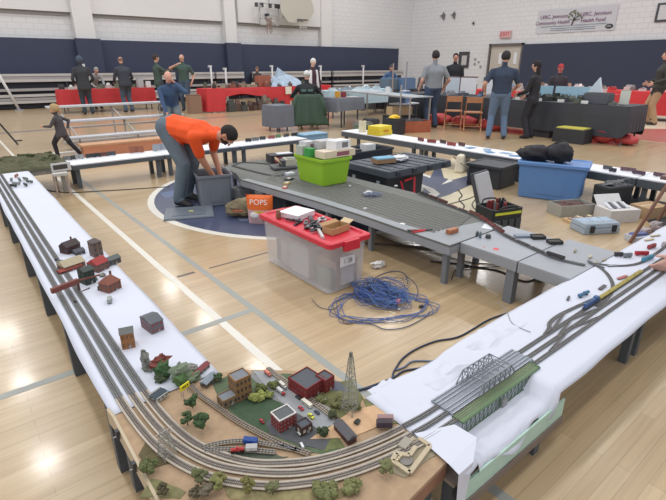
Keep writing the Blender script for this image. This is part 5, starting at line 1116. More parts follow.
# ---------------- far tables, benches and chairs ----------------
def cloth_table(label, x0, x1, y0, y1, h, col, drop_f=None, drop_b=.3, name='table', cat='table', seed=0, side_drop=None, cloth_name='tablecloth', gap=None, rough=.7):
    # a folding table and the cloth hanging over it
    cx, cy = (x0+x1)/2, (y0+y1)/2; w_, d_ = x1-x0, y1-y0
    t = thing('folding_table', label, 'table', (cx, cy, 0)); MB().box(0, 0, h-.03, w_-.02, d_-.02, .026).build('table_top', M((120,116,112), .6), t)
    for sx_ in (-1, 1):
        for sy_ in (-1, 1): MB().bar((sx_*(w_/2-.15), sy_*(d_/2-.08), 0), (sx_*(w_/2-.15), sy_*(d_/2-.08), h-.03), .03).build('leg', M((110,110,114), .4, .5), t)
    # cloth: top and wavy skirts
    vs = []; fs = []; df = drop_f if drop_f is not None else h-.03; ds = side_drop if side_drop is not None else df
    n = 48; per = []
    L = 2*(w_+d_)
    for k in range(n*4):
        e, f = divmod(k, n); q = f/n
        if e == 0: p = (-w_/2+w_*q, -d_/2); nn = (0,-1); dr = df
        elif e == 1: p = (w_/2, -d_/2+d_*q); nn = (1,0); dr = ds
        elif e == 2: p = (w_/2-w_*q, d_/2); nn = (0,1); dr = drop_b
        else: p = (-w_/2, d_/2-d_*q); nn = (-1,0); dr = ds
        s_ = k/(n*4)*L; wv = .022*math.sin(s_*9+seed)+.02*noise.noise(Vector((s_*3, seed, 0)))
        if gap and e == 0 and gap[0] < p[0]+cx < gap[1]: dr = gap[2]+.05*math.sin(s_*6)
        per.append((p, nn, dr, wv))
    m_ = len(per)
    for p, nn, dr, wv in per: vs.append((p[0], p[1], h+.004))
    for lv in (.3, .65, 1.):
        for p, nn, dr, wv in per: o = .012+abs(wv)*lv+.01*lv; vs.append((p[0]+nn[0]*o, p[1]+nn[1]*o, h-dr*lv))
    fs = [tuple(range(m_))]+[(r*m_+k, r*m_+(k+1) % m_, (r+1)*m_+(k+1) % m_, (r+1)*m_+k) for r in range(3) for k in range(m_)]
    o = MB().add(vs, fs).build(cloth_name, M(col, rough, 0, .05, 4), loc=(cx, cy, 0)); so = o.modifiers.new('t', 'SOLIDIFY'); so.thickness = .004
    return t, o
def ctab(lab_t, lab_c, *a, **k):
    t, o = cloth_table(lab_t, *a, **k); tag(o, lab_c, 'tablecloth'); return t
REDC = (196,54,58)
ctab('folding table under the left red cloth by the bleachers', 'red cloth on the left table where two men stand with backs turned', 3.1, 6.15, 17.95, 18.7, .74, REDC, drop_f=.5, seed=1)
ctab('folding table under the long red cloth in the middle of the back', 'long red cloth with a raised hem over boxes under the table', 6.95, 10.2, 15.3, 16.1, .76, REDC, seed=2, gap=(7.6,9.2,.24))
ctab('folding table under the right end of the long red cloth', 'red cloth hanging nearly to the floor right of the white tag', 10.25, 12.2, 15.3, 16.0, .76, (198,40,44), drop_f=.5, seed=3)
ctab('folding table under the grey cloth left of the seated man', 'dark grey plain cloth on the table left of the seated man', 6.1, 6.62, 9.75, 10.35, .6, (104,108,118), seed=4, drop_f=.5)
ctab('folding table under the short grey cloth right of the seated man', 'short grey cloth with hanging corners right of the seated man', 7.75, 8.6, 9.4, 10.1, .72, (112,116,124), drop_f=.3, side_drop=.34, seed=5)
# long black vendor tables
ctab('long vendor table left part behind the large grey shirted man', 'black cloth on the vendor table behind the large man', 10.2, 12.0, 9.3, 10.1, .74, (56,60,68), drop_f=.7, seed=6)
ctab('long vendor table between the large man and the couple', 'black cloth behind the two wooden chairs', 10.55, 11.4, 6.9, 9.0, .74, (50,54,60), drop_f=.6, side_drop=.62, seed=7)
ctab('long black display table at the right beyond the blue bin', 'long black cloth with a grey sheen at its right end', 10.3, 11.2, 3.7, 6.85, .75, (54,56,64), drop_f=.5, side_drop=.6, seed=8, rough=.5)
ctab('far vendor table behind the white haired man', 'pale blue white cloth on the far vendor table beside the white haired man', 9.0, 11.6, 11.3, 12.0, .78, (176,200,212), drop_f=.4, seed=9)
ctab('far red clothed table behind the couple', 'red cloth on the far table behind the couple', 13.2, 14.0, 5.3, 9.6, .78, (206,62,60), drop_f=.5, side_drop=.5, seed=10)
ctab('far red clothed table at the right edge', 'bright red cloth on the far table beside the khaki trousers', 15.9, 16.8, 4.6, 9.0, .78, (206,56,60), drop_f=.6, side_drop=.62, seed=11)
ctab('dark table in the far middle with open space below', 'dark cloth below the blue grey crates', 11.5, 13.6, 11.6, 12.3, .72, (60,64,70), drop_f=.6, seed=12)
# metal-railed display counter in the middle
t = thing('display_counter', 'long glass topped counter on thin metal posts in the middle distance', 'counter', (9.0, 9.2, 0), 0)
TP = .78
def W3(px, py, z): p = P(px, py, z); return (p.x-9.0, p.y-9.2, z)
mb = MB(); a, b, c, d_ = (.4,2.1,TP), (-.34,-1.4,TP), (.3,-1.5,TP), (1.1,1.7,TP)
mb.add([a,b,c,d_]+[(q[0],q[1],q[2]+.02) for q in (a,b,c,d_)], [(3,2,1,0),(4,5,6,7),(0,1,5,4),(1,2,6,5),(2,3,7,6),(3,0,4,7)]).build('top', M((176,184,190), .3), t)
for q in (a, b, c, d_): pass
for qx, qy, qh in ((.4,2.05,TP),(1.05,1.65,TP),(-.34,-1.35,TP),(.25,-1.45,TP),(-.3,-1.0,1.05)):
    MB().bar((qx, qy, 0), (qx, qy, qh), .028).build('post', M((176,170,166), .4, .3), t)
mb = MB(); MB().bar(a, b, .03).build('front_rail', M((170,168,168), .4, .3), t)
# clutter builder for far tables
def clutter(area, n_, z, seed, cols, desc, group, smin=.06, smax=.16, hmin=.05, hmax=.14, nm='model_item', cat='model'):
    random.seed(seed); x0, x1, y0, y1 = area
    for k in range(n_):
        x, y = x0+(x1-x0)*(k+.5+random.uniform(-.3,.3))/n_ if abs(x1-x0) >= abs(y1-y0) else random.uniform(x0, x1), 0
        if abs(x1-x0) >= abs(y1-y0): y = random.uniform(y0, y1)
        else: y = y0+(y1-y0)*(k+.5+random.uniform(-.3,.3))/n_
        w_, d_, h = random.uniform(smin, smax), random.uniform(smin, smax)*.7, random.uniform(hmin, hmax); c = random.choice(cols)
        cn = 'red' if c[0] > c[1]*1.6 else 'brown' if c[0] > c[1]*1.15 else 'blue' if c[2] > c[0]*1.25 else 'green' if c[1] > c[0]*1.08 else 'white' if c[0] > 190 else 'grey' if c[0] > 85 else 'black'
        od = k+1; fr_ = 'left' if abs(x1-x0) >= abs(y1-y0) else 'right'; sx_ = 'th' if 10 < od < 14 else {1:'st',2:'nd',3:'rd'}.get(od % 10, 'th')
        t = thing(nm, '%s %s %s, %d%s from the %s' % (('gabled','round topped','stepped')[k % 3], cn, desc, od, sx_, fr_), cat, (x, y, z), random.uniform(-.5,.5), group); MB().box(0, 0, 0, w_, d_, h*.6).build('lower_part', M(c, .6), t)
        if k % 3 == 0: MB().add([(-w_/2,-d_/2,h*.6),(w_/2,-d_/2,h*.6),(w_/2,d_/2,h*.6),(-w_/2,d_/2,h*.6),(-w_/2,0,h),(w_/2,0,h)], [(0,1,5,4),(2,3,4,5),(0,4,3),(1,2,5),(3,2,1,0)]).build('roof', M(tuple(int(q*.75) for q in c), .7), t)
        elif k % 3 == 1: MB().lathe([(w_*.35,h*.6),(w_*.25,h)], n=10).build('upper_part', M(tuple(min(255,int(q*1.15)) for q in c), .6), t)
        else: MB().box(w_*.1, 0, h*.6, w_*.5, d_*.7, h*.4).build('upper_part', M(tuple(int(q*.85) for q in c), .6), t)
MIX = [(70,76,70),(96,92,84),(120,118,110),(60,58,60),(150,140,120),(86,96,80),(130,84,70)]
clutter((3.2,6.05,18.05,18.5), 14, .747, 1, [(200,204,200),(90,100,84),(120,130,110),(60,60,60)], 'item on the left red table', 'small models on the left red table', .08, .2, .08, .24)
clutter((7.05,12.1,15.4,15.9), 30, .768, 2, MIX, 'item on the long red table', 'small models on the long red table', .1, .24, .08, .22)
clutter((7.7,9.9,15.15,15.35), 12, .001, 3, [(70,72,70),(110,100,92),(150,130,110),(90,70,64)], 'box under the long red cloth', 'boxes stored under the long red table', .2, .34, .2, .5, 'stored_box', 'box')
clutter((10.4,11.05,4.1,6.7), 22, .757, 4, [(60,64,60),(90,96,88),(70,72,80),(110,110,104),(48,50,52)], 'model on the black display table', 'models on the long black display table', .12, .26, .06, .16)
clutter((13.3,13.9,5.5,9.5), 20, .787, 5, [(200,196,190),(170,130,110),(90,90,96),(120,140,160)], 'item on the red table behind the couple', 'items on the far red table', .1, .2, .1, .26)
clutter((16.0,16.7,4.8,8.8), 16, .787, 6, [(206,200,196),(190,60,60),(120,120,120),(214,210,206)], 'item on the rightmost red table', 'items on the right far red table', .14, .3, .06, .16)
clutter((9.1,11.5,11.4,11.9), 10, .787, 7, [(190,200,206),(206,210,214),(150,160,170)], 'item on the pale blue clothed table', 'items on the pale blue clothed table', .12, .3, .05, .12)
clutter((11.6,15.5,12.9,13.5), 16, .001, 8, [(190,190,194),(60,64,72),(200,80,84),(120,124,130)], 'goods stack behind the far dark table', 'stacked goods at the far side of the gym', .25, .5, .5, .95, 'goods_stack', 'box')
clutter((10.7,11.3,7.0,8.9), 9, .747, 9, [(150,150,156),(90,94,104),(110,140,180)], 'item on the table behind the wooden chairs', 'items on the table behind the chairs', .1, .22, .05, .12)
# objects on the middle counter
def blk(name, label, cat, x, y, z, w_, d_, h, col, rz=0., col2=None):
    t = thing(name, label, cat, (x, y, z), rz); MB().box(0, 0, 0, w_, d_, h).build('body', M(col, .6), t, bevel=.006)
    MB().box(0, 0, h, w_*.9, d_*.85, max(.008, h*.08)).build('lid', M(col2 or tuple(int(c*.85) for c in col), .6), t); return t
blk('crate', 'grey crate with a blue top beside the counter, the left one', 'crate', 11.9, 11.8, .73, .5, .4, .34, (96,110,124), .1, (88,124,164)); blk('crate', 'steel blue crate on the far dark table, the right one', 'crate', 12.55, 11.7, .73, .75, .4, .34, (92,120,156), .1)
blk('red_white_box', 'red and white flat box on the far dark table', 'box', 13.6, 11.4, .73, .5, .3, .14, (214,206,206), 0, (196,64,76)); 
blk('white_box', 'long low white box on the counter', 'box', 9.3, 9.8, .802, .3, .4, .05, (214,216,222)); blk('white_bottle_box', 'small white bottle shaped box on the counter edge', 'bottle', 9.05, 9.0, .802, .09, .09, .17, (220,222,224))
ob = blk('orange_jar', 'orange yellow jar on the short grey cloth', 'jar', 7.95, 9.7, .73, .1, .1, .14, (214,156,50)); blk('maroon_jar', 'maroon jar beside the orange one on the short grey cloth', 'jar', 8.15, 9.7, .73, .1, .1, .12, (140,52,60)); blk('plate_stack', 'white paper sheet on the short grey cloth', 'paper', 8.35, 9.6, .73, .3, .2, .012, (220,220,222))
t = thing('white_side_table', 'small white shelf table with a blue item left of the large man', 'table', (9.75, 9.05, 0), 0); MB().box(0, 0, .52, .75, .4, .03).build('top', M((214,216,222), .5), t)
for sx_ in (-.33,.33):
    for sy_ in (-.16,.16): MB().bar((sx_,sy_,0), (sx_,sy_,.52), .025).build('leg', M((90,90,94), .5), t)
blk('blue_box', 'blue and white box standing on the small white shelf table', 'box', 9.75, 9.05, .551, .26, .2, .3, (104,130,170), .2, (200,206,214))
t = blk('black_bag_yellow', 'black bag with something bright yellow on top on the floor', 'bag', 8.05, 7.75, .001, .44, .36, .34, (44,46,52), .3); MB().ell((0,0,.38), (.16,.12,.06), 12, 8, .4).build('yellow_glove', M((232,190,44), .6), t)
t = thing('wooden_crate', 'reddish brown wooden crate near the metal posts', 'crate', (8.75, 7.85, .001), -.45)
mb = MB()
for s_ in (-1, 1): mb.box(0, s_*.22, 0, .8, .02, .26); mb.box(s_*.39, 0, 0, .02, .44, .26)
mb.build('side_boards', M((166,92,66), .7, 0, .15, 10), t); MB().box(0, 0, 0, .78, .42, .02).build('bottom', M((146,84,62), .7), t); MB().ell((0,0,.24), (.34,.18,.07), 14, 8, .6).build('dark_contents', M((64,62,66), .8, 0, .3, 20), t)
blk('cardboard_box', 'long tan cardboard box behind the wooden crate', 'box', 9.2, 8.7, .3, .6, .3, .2, (196,168,132), -.3); tag(MB().box(0, 0, 0, .7, .5, .3).build('black_chest', M((52,54,60), .6), loc=(9.2, 8.7, 0)), 'black chest under the long tan cardboard box', 'chest')
for k, (x, y, c, lab) in enumerate(((7.75,8.5,(120,120,116),'grey tub with clutter on the floor under the short grey cloth'), (7.4,8.1,(96,110,90),'greenish box on the floor left of the yellow topped bag'), (7.85,9.0,(140,116,100),'tan box on the floor under the short grey cloth'), (8.4,8.9,(66,66,72),'dark box on the floor behind the yellow topped bag'))): blk('floor_box', lab, 'box', x, y, .001, .4, .3, .22, c, k*.4)
tag(MB().tube([(0,0,0), (.01,.01,1.55)], .02, 8).build('metal_pole', M((170,150,140), .5, .3), loc=(10.6, 10.35, 0)), 'tall thin metal pole behind the counter, left of the large man', 'pole'); tag(MB().tube([(0,0,0), (.05,.0,1.6)], .02, 8).build('metal_pole', M((150,150,156), .5, .3), loc=(11.4, 10.6, 0)), 'second thin pole nearest the large man', 'pole')
# folding white boards on the vendor table
for k, (y, c, lab) in enumerate(((8.6,(196,206,216),'pale blue display panel right of the large man'), (8.1,(226,226,230),'white display panel with a dark frame in the middle of the three'), (7.35,(222,224,230),'white display panel with a navy edge by the navy shirted man'))):
    t = thing('display_stand', lab, 'display board', (11.2, y, .757), 0); MB().bar((0,-.28,.0), (0,.28,.0), .02, .02).build('base_rail', DARK, t)
    MB().box(0, 0, .01, .02, .5, .42).build('panel', M(c, .5), t); MB().box(0, 0, .43, .03, .54, .03).build('frame_top', M((70,74,96) if k == 2 else (110,84,88), .5), t); MB().box(0, .27, .01, .03, .03, .42).build('frame_side', M((70,74,96) if k == 2 else (110,84,88), .5), t)
# blue sky backdrops on the black display
for k, (y, w_, c, lab) in enumerate(((5.95,.62,(150,190,210),'plain light blue backdrop board on the far black display'), (5.15,.85,(160,196,216),'light blue backdrop board with dark painted trees'))):
    t = thing('backdrop', lab, 'backdrop board', (11.0, y, .757)); MB().box(0, 0, 0, .02, w_, .3).build('board', M(c, .6), t)
    if k:
        mb = MB()
        for q in range(9): yy = -.38+.09*q; mb.add([(-.012,yy-.03,.01),(-.012,yy+.03,.01),(-.012,yy,.12+.03*(q % 2)),(-.02,yy-.03,.01),(-.02,yy+.03,.01),(-.02,yy,.12+.03*(q % 2))], [(0,1,2),(5,4,3),(0,1,4,3),(1,2,5,4),(2,0,3,5)])
        mb.build('painted_tree', M((60,80,70), .7), t)
t = thing('mountain_model', 'white pointed mountain shaped backdrop right of the blue boards', 'backdrop board', (11.0, 4.7, .757)); MB().add([(-.03,-.2,0),(-.03,.2,0),(-.03,.12,.25),(-.03,-.05,.5),(.03,-.2,0),(.03,.2,0),(.03,.12,.25),(.03,-.05,.5)], [(0,3,2,1),(4,5,6,7),(0,1,5,4),(1,2,6,5),(2,3,7,6),(3,0,4,7)]).build('peak', M((206,220,230), .6), t)
blk('small_sign', 'small white upright sign on the right end of the black display', 'sign', 10.75, 4.0, .757, .04, .18, .26, (206,210,200)); blk('grey_model_hangar', 'dark grey model building in front of the white mountain', 'model building', 10.62, 4.45, .757, .3, .5, .2, (84,88,96))
for k, (y, lab) in enumerate(((6.1,'small white card at the left on the black display edge'), (5.6,'small white card in the middle of the black display edge'), (5.1,'small white card third along the black display edge'), (4.6,'small white card nearest the right end of the black display'))): tag(MB().box(0, 0, 0, .02, .14, .06).build('name_card', M((226,226,226), .6), loc=(10.36, y, .757)), lab, 'card')
# things under the black table: bins and red bags
blk('storage_tote', 'black tote with a yellow lid under the black display table', 'storage bin', 10.1, 4.6, .001, .4, .65, .28, (48,50,54), 0, (206,196,90)); blk('storage_tote', 'dark tote with a pink label under the left end of the black display', 'storage bin', 10.5, 5.45, .001, .4, .5, .30, (52,50,56))
for k, (x, y, w_, lab) in enumerate(((10.4,8.35,.8,'dusty red duffel bag under the table behind the left wooden chair'), (10.4,7.55,.8,'dusty red duffel bag behind the right wooden chair'), (10.45,6.75,.8,'dusty red duffel bag behind the navy shirted man'), (10.5,4.15,.5,'red duffel bag with a white print right of the yellow lidded tote'), (10.62,3.78,.5,'flat red duffel bag at the right end of the black display'))):
    t = thing('duffel_bag', lab, 'bag', (x, y, .001)); MB().ell((0,0,.15 if k < 4 else .1), (.2,w_*.5,.15 if k < 4 else .1), 18, 12, .2).build('bag_body', M((190,72,72), .6, 0, .12, 8), t, smooth=True); MB().tube(spline([(-.19,-.15,.15),(-.22,-.1,.24),(-.22,.1,.24),(-.19,.15,.15)]), .012).build('handle', M((150,50,54), .6), t)
# pale blue heap on the long red table
t = thing('blue_heap', 'pale blue and white plastic covered heap on the long red table', 'covered heap', (10.25, 15.7, .768)); MB().add([(-.75,-.3,0),(.8,-.3,0),(.8,.3,0),(-.7,.3,0),(-.4,-.1,.3),(.55,-.1,.26),(.5,.15,.2),(-.3,.15,.38),(-.25,0,.66),(.15,.02,.42)], [(0,1,5,4),(1,2,6,5),(2,3,7,6),(3,0,4,7),(4,5,9,8),(5,6,9),(6,7,8,9),(7,4,8),(3,2,1,0)]).build('plastic_sheet', M((166,186,206), .4, 0, .25, 8, .5), t)
tag(MB().box(0, 0, 0, .26, .01, .26).build('paper_tag', M((226,222,206), .6), loc=(10.15, 15.24, .50)), 'small white paper tag pinned to the long red cloth', 'sign')
blk('brown_model', 'reddish brown model structure left of the pale blue heap', 'model building', 9.35, 15.7, .768, .5, .3, .36, (156,96,76))
blk('brown_box', 'brown box standing by the seated man at the left end of the red cloth', 'box', 6.55, 15.5, .001, .4, .35, .55, (140,112,92)); blk('white_cup', 'white paper cup on the red table beside the seated man', 'cup', 6.0, 18.1, .747, .16, .12, .2, (226,226,226))
blk('beige_plastic', 'grey model piece on the left red table right of the standing man', 'model', 5.75, 18.2, .747, .2, .2, .3, (180,184,186))
# green coat hung over the seated man's chair
def folding_chair(label, x, y, rz, col=(176,122,86), group=None):
    t = thing('folding_chair', label, 'chair', (x, y, 0), rz); W_ = M(col, .5, 0, .1, 14)
    MB().box(0, .02, .42, .42, .38, .025).build('seat', W_, t, bevel=.005); 
    for s_ in (-1, 1):
        MB().bar((s_*.2,-.28,0), (s_*.2,.16,.44), .025).build('leg', W_, t); MB().bar((s_*.18,.24,0), (s_*.18,-.20,.80), .025).build('leg', W_, t)
    MB().box(0, -.185, .66, .36, .02, .13).build('backrest', W_, t); MB().bar((-.18,.2,.12), (.18,.2,.12), .02).build('stretcher', W_, t); MB().bar((-.2,-.2,.12), (.2,-.2,.12), .02).build('stretcher', W_, t)
    return t
folding_chair('tan wooden folding chair right beside the large man\'s legs', 10.0, 7.6, -.9); folding_chair('tan wooden folding chair between the two standing groups', 10.05, 7.05, -.9)
folding_chair('brown folding chair under the seated man with the green coat', 7.2, 10.0, -.4, (120,84,70))
t = thing('green_coat', 'dark green coat hanging over the seated man\'s chair back', 'coat', (7.05, 9.75, 0), -.4)
vs = []; nx_, nz_ = 20, 9
for sgn in (-1, 1):
    for j in range(nz_+1):
        for i in range(nx_+1):
            u, v = i/nx_*2-1, j/nz_; wd = .30+.22*v**1.2; z = .84-.72*v+.04*u*u*(1-v)-.04*abs(u); fold = .03*math.sin(u*11)*v
            vs.append((u*wd, sgn*(.05+.05*(1-u*u)*(.4+v))+fold-.05, max(.1, z)))
fs = []; q = (nx_+1)*(nz_+1)
for f_ in (0, 1):
    for j in range(nz_):
        for i in range(nx_): a = f_*q+j*(nx_+1)+i; fs.append((a,a+1,a+nx_+2,a+nx_+1))
for i in range(nx_): fs.append((i, i+1, q+i+1, q+i)); b = nz_*(nx_+1)+i; fs.append((b, b+1, q+b+1, q+b))
for j in range(nz_): a = j*(nx_+1); fs.append((a, a+nx_+1, q+a+nx_+1, q+a)); a += nx_; fs.append((a, a+nx_+1, q+a+nx_+1, q+a))
MB().add(vs, fs).build('coat_body', M((62,84,70), .8, 0, .08, 6), t, smooth=True)
for s_ in (-1, 1): MB().tube([(s_*.30,-.06,.80),(s_*.38,-.08,.55),(s_*.42,-.08,.33)], [.05,.06,.055], 10).build('sleeve', M((58,80,66), .8), t, smooth=True)
# portable bleacher benches
t = thing('portable_bleachers', 'portable white plank bleachers in front of the left red table', 'bleachers', (2.9, 10.9, 0), 0)
PL = M((196,198,204), .4, .15)
for y, z in ((-1.15,.24),(-.35,.46),(.45,.68)): MB().box(0, y, z, 2.5, .24, .04).build('seat_plank', PL, t, bevel=.006)
for y, z in ((-.75,.12),(.05,.30)): MB().box(0, y, z, 2.5, .14, .03).build('foot_plank', M((176,170,166), .4, .2), t)
for x in (-1.05, 0, 1.05):
    mb = MB()
    for y, z in ((-1.15,.24),(-.35,.46),(.45,.68)): mb.bar((x,y,0), (x,y,z), .025)
    mb.bar((x,-1.2,.03), (x,.5,.03), .025); mb.bar((x,-1.15,.22), (x,.45,.66), .02); mb.build('support_frame', M((160,158,158), .5, .2), t)
t = thing('wooden_bench', 'low reddish wooden bench box behind the white topped low table', 'bench', (2.55, 9.05, 0), 0)
MB().box(0, 0, .2, 1.7, .3, .03).build('top_board', M((196,150,116), .6, 0, .1, 6), t); MB().box(0, -.13, .02, 1.66, .03, .18).build('front_board', M((190,128,98), .6, 0, .1, 6), t)
for x in (-.8,.8): MB().box(x, .02, 0, .04, .26, .2).build('end_board', M((176,120,92), .6), t)
for k, (x, y, c) in enumerate(((1.9,9.7,(206,204,200)),(3.1,9.75,(190,180,170)))): tag(MB().box(0, 0, 0, 1.2, .12, .03).build('loose_plank', M(c, .6), loc=(x, y, .30 if False else .001)), ['loose whitish plank on the floor behind the wooden bench, left', 'loose tan plank on the floor behind the wooden bench, right'][k], 'plank')
# tripod at far left
t = thing('tripod_stand', 'black tripod legs cut off by the left picture edge', 'tripod', (.72, 11.4, 0))
for a in (0.2, 2.3, 4.4): MB().bar((math.cos(a)*.32, math.sin(a)*.32, 0), (0,0,.62), .03).build('leg', DARK, t)
MB().cyl((0,0,.58), (0,0,1.0), .022).build('centre_post', DARK, t); MB().box(0, 0, 1.0, .12, .12, .07).build('head', DARK, t)
tag(MB().box(0, 0, 0, .12, .05, .02).build('dark_scrap', M((60,56,56), .7), loc=P(19,141,0)+Vector((0,0,.001))), 'small dark scrap on the floor right of the tripod', 'scrap')
# ---------------- people ----------------
def hull(specs, basis=None):
    bm = bmesh.new()
    for c, r in specs:
        r = r if isinstance(r, tuple) else (r, r, r)
        vs = bmesh.ops.create_icosphere(bm, subdivisions=2, radius=1)['verts']
        for v in vs:
            q = Vector((v.co.x*r[0], v.co.y*r[1], v.co.z*r[2])); v.co = (basis @ q if basis else q)+Vector(c)
    res = bmesh.ops.convex_hull(bm, input=bm.verts)
    bmesh.ops.delete(bm, geom=[g for g in res['geom_interior'] if isinstance(g, bmesh.types.BMVert)], context='VERTS')
    vs = [tuple(v.co) for v in bm.verts]; ix = {v: i for i, v in enumerate(bm.verts)}; fs = [tuple(ix[v] for v in f.verts) for f in bm.faces]; bm.free()
    return vs, fs
def remesh(mbs, voxel, smooth=4):
    mb = MB()
    for vs, fs in mbs: mb.add(vs, fs)
    me = bpy.data.meshes.new('tmp'); me.from_pydata(mb.v, [], mb.f); o = bpy.data.objects.new('tmp', me); C.objects.link(o)
    r = o.modifiers.new('r', 'REMESH'); r.mode = 'VOXEL'; r.voxel_size = voxel
    s_ = o.modifiers.new('s', 'SMOOTH'); s_.iterations = smooth; s_.factor = .5
    bpy.context.view_layer.update()
    out = bpy.data.meshes.new_from_object(o.evaluated_get(bpy.context.evaluated_depsgraph_get()))
    vs = [tuple(v.co) for v in out.vertices]; fs = [tuple(p.vertices) for p in out.polygons]
    bpy.data.objects.remove(o); bpy.data.meshes.remove(me); bpy.data.meshes.remove(out); return vs, fs
def ik(a, t, l1, l2, pole):
    a, t, pole = Vector(a), Vector(t), Vector(pole); d_ = t-a; L = min(d_.length, (l1+l2)*.995); d_.normalize(); t = a+d_*L
    x = (l1*l1-l2*l2+L*L)/(2*L); h = math.sqrt(max(0, l1*l1-x*x)); pp = pole-d_*pole.dot(d_)
    pp = pp.normalized() if pp.length > 1e-4 else d_.orthogonal().normalized(); return a+d_*x+pp*h, t
def person(x, y, z, face, H_, label, shirt, pants, hair=(60,50,45), skin=(196,150,128), shoes=(40,40,44), pelvis=None, lean=0., side=0., twist=0., head=(0., 0.), hL=None, hR=None, fL=(-.11,.0), fR=(.11,.0), sleeve='long',
           style='short', girth=1., coat=0., cap=None, vest=None, voxel=.016, curl=.6, pole_l=None, pole_r=None, hs=1.0, skirt=None, kneeL=None, kneeR=None, hand_vox=.0055, collar=None, long_hair=False, beard=None):
    """x, y: where the figure stands; face: heading in degrees (0 = +X); local frame: x right, y forward"""
    k = H_/1.75
    t = thing('person', label, 'person', (x, y, z), math.radians(face)-PI/2); t.scale = (k, k, k)
    pv = Vector(pelvis or (0, 0, .93)); g = girth
    Bs = Matrix.Rotation(twist, 3, 'Z') @ Matrix.Rotation(-lean, 3, 'X') @ Matrix.Rotation(side, 3, 'Y')
    R_, Fw, U = Bs @ Vector((1,0,0)), Bs @ Vector((0,1,0)), Bs @ Vector((0,0,1))
    Bb = Matrix((R_, Fw, U)).transposed()
    waist = pv+U*.17; chest = pv+U*.34; nk = pv+U*.50; sh = [nk-R_*.17*((g+1)/2)-U*.075, nk+R_*.17*((g+1)/2)-U*.075]
    yaw, pit = head; Hb = Matrix.Rotation(yaw, 3, 'Z') @ Matrix.Rotation(-pit, 3, 'X'); hu = (U*.45+(Hb @ Vector((0,0,1)))*.75).normalized() ; hb = nk+hu*.085+U*.01
    HR, HF, HU = Hb @ Vector((1,0,0)), Hb @ Vector((0,1,0)), Hb @ Vector((0,0,1)); HB = Matrix((HR, HF, HU)).transposed()
    hc = hb+HU*.095+HF*.018
    parts = []; bones = []
    def limb(a, b, ra, rb, mi, steps=None):
        parts.append(hull([(a, ra), (b, rb)])); bones.append((Vector(a), Vector(b), ra if not isinstance(ra, tuple) else max(ra), rb if not isinstance(rb, tuple) else max(rb), mi))
    SK, SH, PT, SO = 0, 1, 2, 3
    # trunk
    parts.append(hull([(pv-U*.02, (.16*g, .115*g, .10)), (waist, (.148*g, .108*g, .09))], Bb)); bones.append((pv-U*.06, pv, .13*g, .13*g, PT)); bones.append((pv+U*.06, waist, .14*g, .14*g, SH))
    parts.append(hull([(waist, (.148*g, .108*g, .09)), (chest, (.168*g, .118*g, .11))], Bb)); bones.append((waist, chest, .14*g, .15*g, SH))
    parts.append(hull([(chest, (.168*g, .115*g, .11)), (nk-U*.05, (.15*g, .085, .05))], Bb)); bones.append((chest, nk-U*.03, .15*g, .12*g, SH))
    parts.append(hull([(sh[0], .058), (nk-U*.022, .058), (sh[1], .058)])); bones.append((sh[0], sh[1], .075, .075, SH))
    if coat:
        lo = pv-Vector((0,0,1))*coat; parts.append(hull([(pv, (.165*g, .12*g, .08)), (lo, (.175*g, .13*g, .05))], Bb)); bones.append((pv, lo, .16*g, .17*g, SH))
    limb(nk-U*.02, hb+HU*.02, .06, .054, SK); bones.append((nk-U*.04, nk-U*.0, .07, .066, SH))
    # head
    parts.append(hull([(hc+HU*.022-HF*.012, (.076*hs, .092*hs, .088*hs)), (hc-HU*.055*hs+HF*.028*hs, (.05*hs, .052*hs, .05*hs))], HB)); bones.append((hc-HU*.05, hc+HU*.04, .09, .09, SK))
    parts.append(hull([(hc+HF*.085+HU*.012, .010), (hc+HF*.104-HU*.02, .013)])); parts.append(hull([(hc+HF*.075+HU*.035-HR*.03, .012), (hc+HF*.075+HU*.035+HR*.03, .012)]))
    for s_ in (-1, 1): parts.append(hull([(hc+HR*s_*.078-HF*.012+HU*.012, .014), (hc+HR*s_*.076-HF*.008-HU*.02, .011)]))
    # arms
    hands = []
    for i, (h_, pole) in enumerate(((hL, pole_l), (hR, pole_r))):
        sgn = -1 if i == 0 else 1; s0 = sh[i]+R_*sgn*.015-U*.01
        if h_ is None: h_ = tuple(s0+Vector((0,0,-.54))+R_*sgn*.06+Vector((0,.05,0)))
        mid_, end = ik(s0, h_, .29, .26, Vector(pole) if pole else (-Fw*.8+R_*sgn*.5-Vector((0,0,.3))))
        if sleeve == 'long': limb(s0, mid_, .058*((g+1)/2), .05, SH); limb(mid_, end, .05, .038, SH)
        elif sleeve == 'short':
            q = s0.lerp(mid_, .72); limb(s0, q, .062*((g+1)/2), .06, SH); limb(q, mid_, .05, .043, SK); limb(mid_, end, .043, .029, SK)
        else: limb(s0, mid_, .05, .043, SK); limb(mid_, end, .043, .029, SK)
        limb(mid_.lerp(end, .9), end+(end-mid_).normalized()*.02, .03, .026, SK)
        hands.append((mid_, end, sgn))
    # legs
    for i, ft in enumerate((fL, fR)):
        sgn = -1 if i == 0 else 1; hp = pv+R_*sgn*.088-U*.03; ft = Vector(ft if len(ft) == 3 else (ft[0], ft[1], 0)); ank = ft+Vector((0, -.03, .085))
        kp = (kneeL, kneeR)[i] or (0, 1, .1)
        kn, en = ik(hp, ank, .43, .42, kp)
        limb(hp, kn, .102*g**.6, .08, PT); limb(kn, en, .077, .064, PT)
        parts.append(hull([(en+Vector((0,-.03,-.045)), .036), (en+Vector((0,.14,-.055)), (.042, .05, .026)), (en, .042)])); bones.append((en+Vector((0,-.04,-.05)), en+Vector((0,.16,-.06)), .05, .05, SO))
    vs, fs = remesh(parts, voxel)
    body = MB(); body.v = vs; body.f = fs
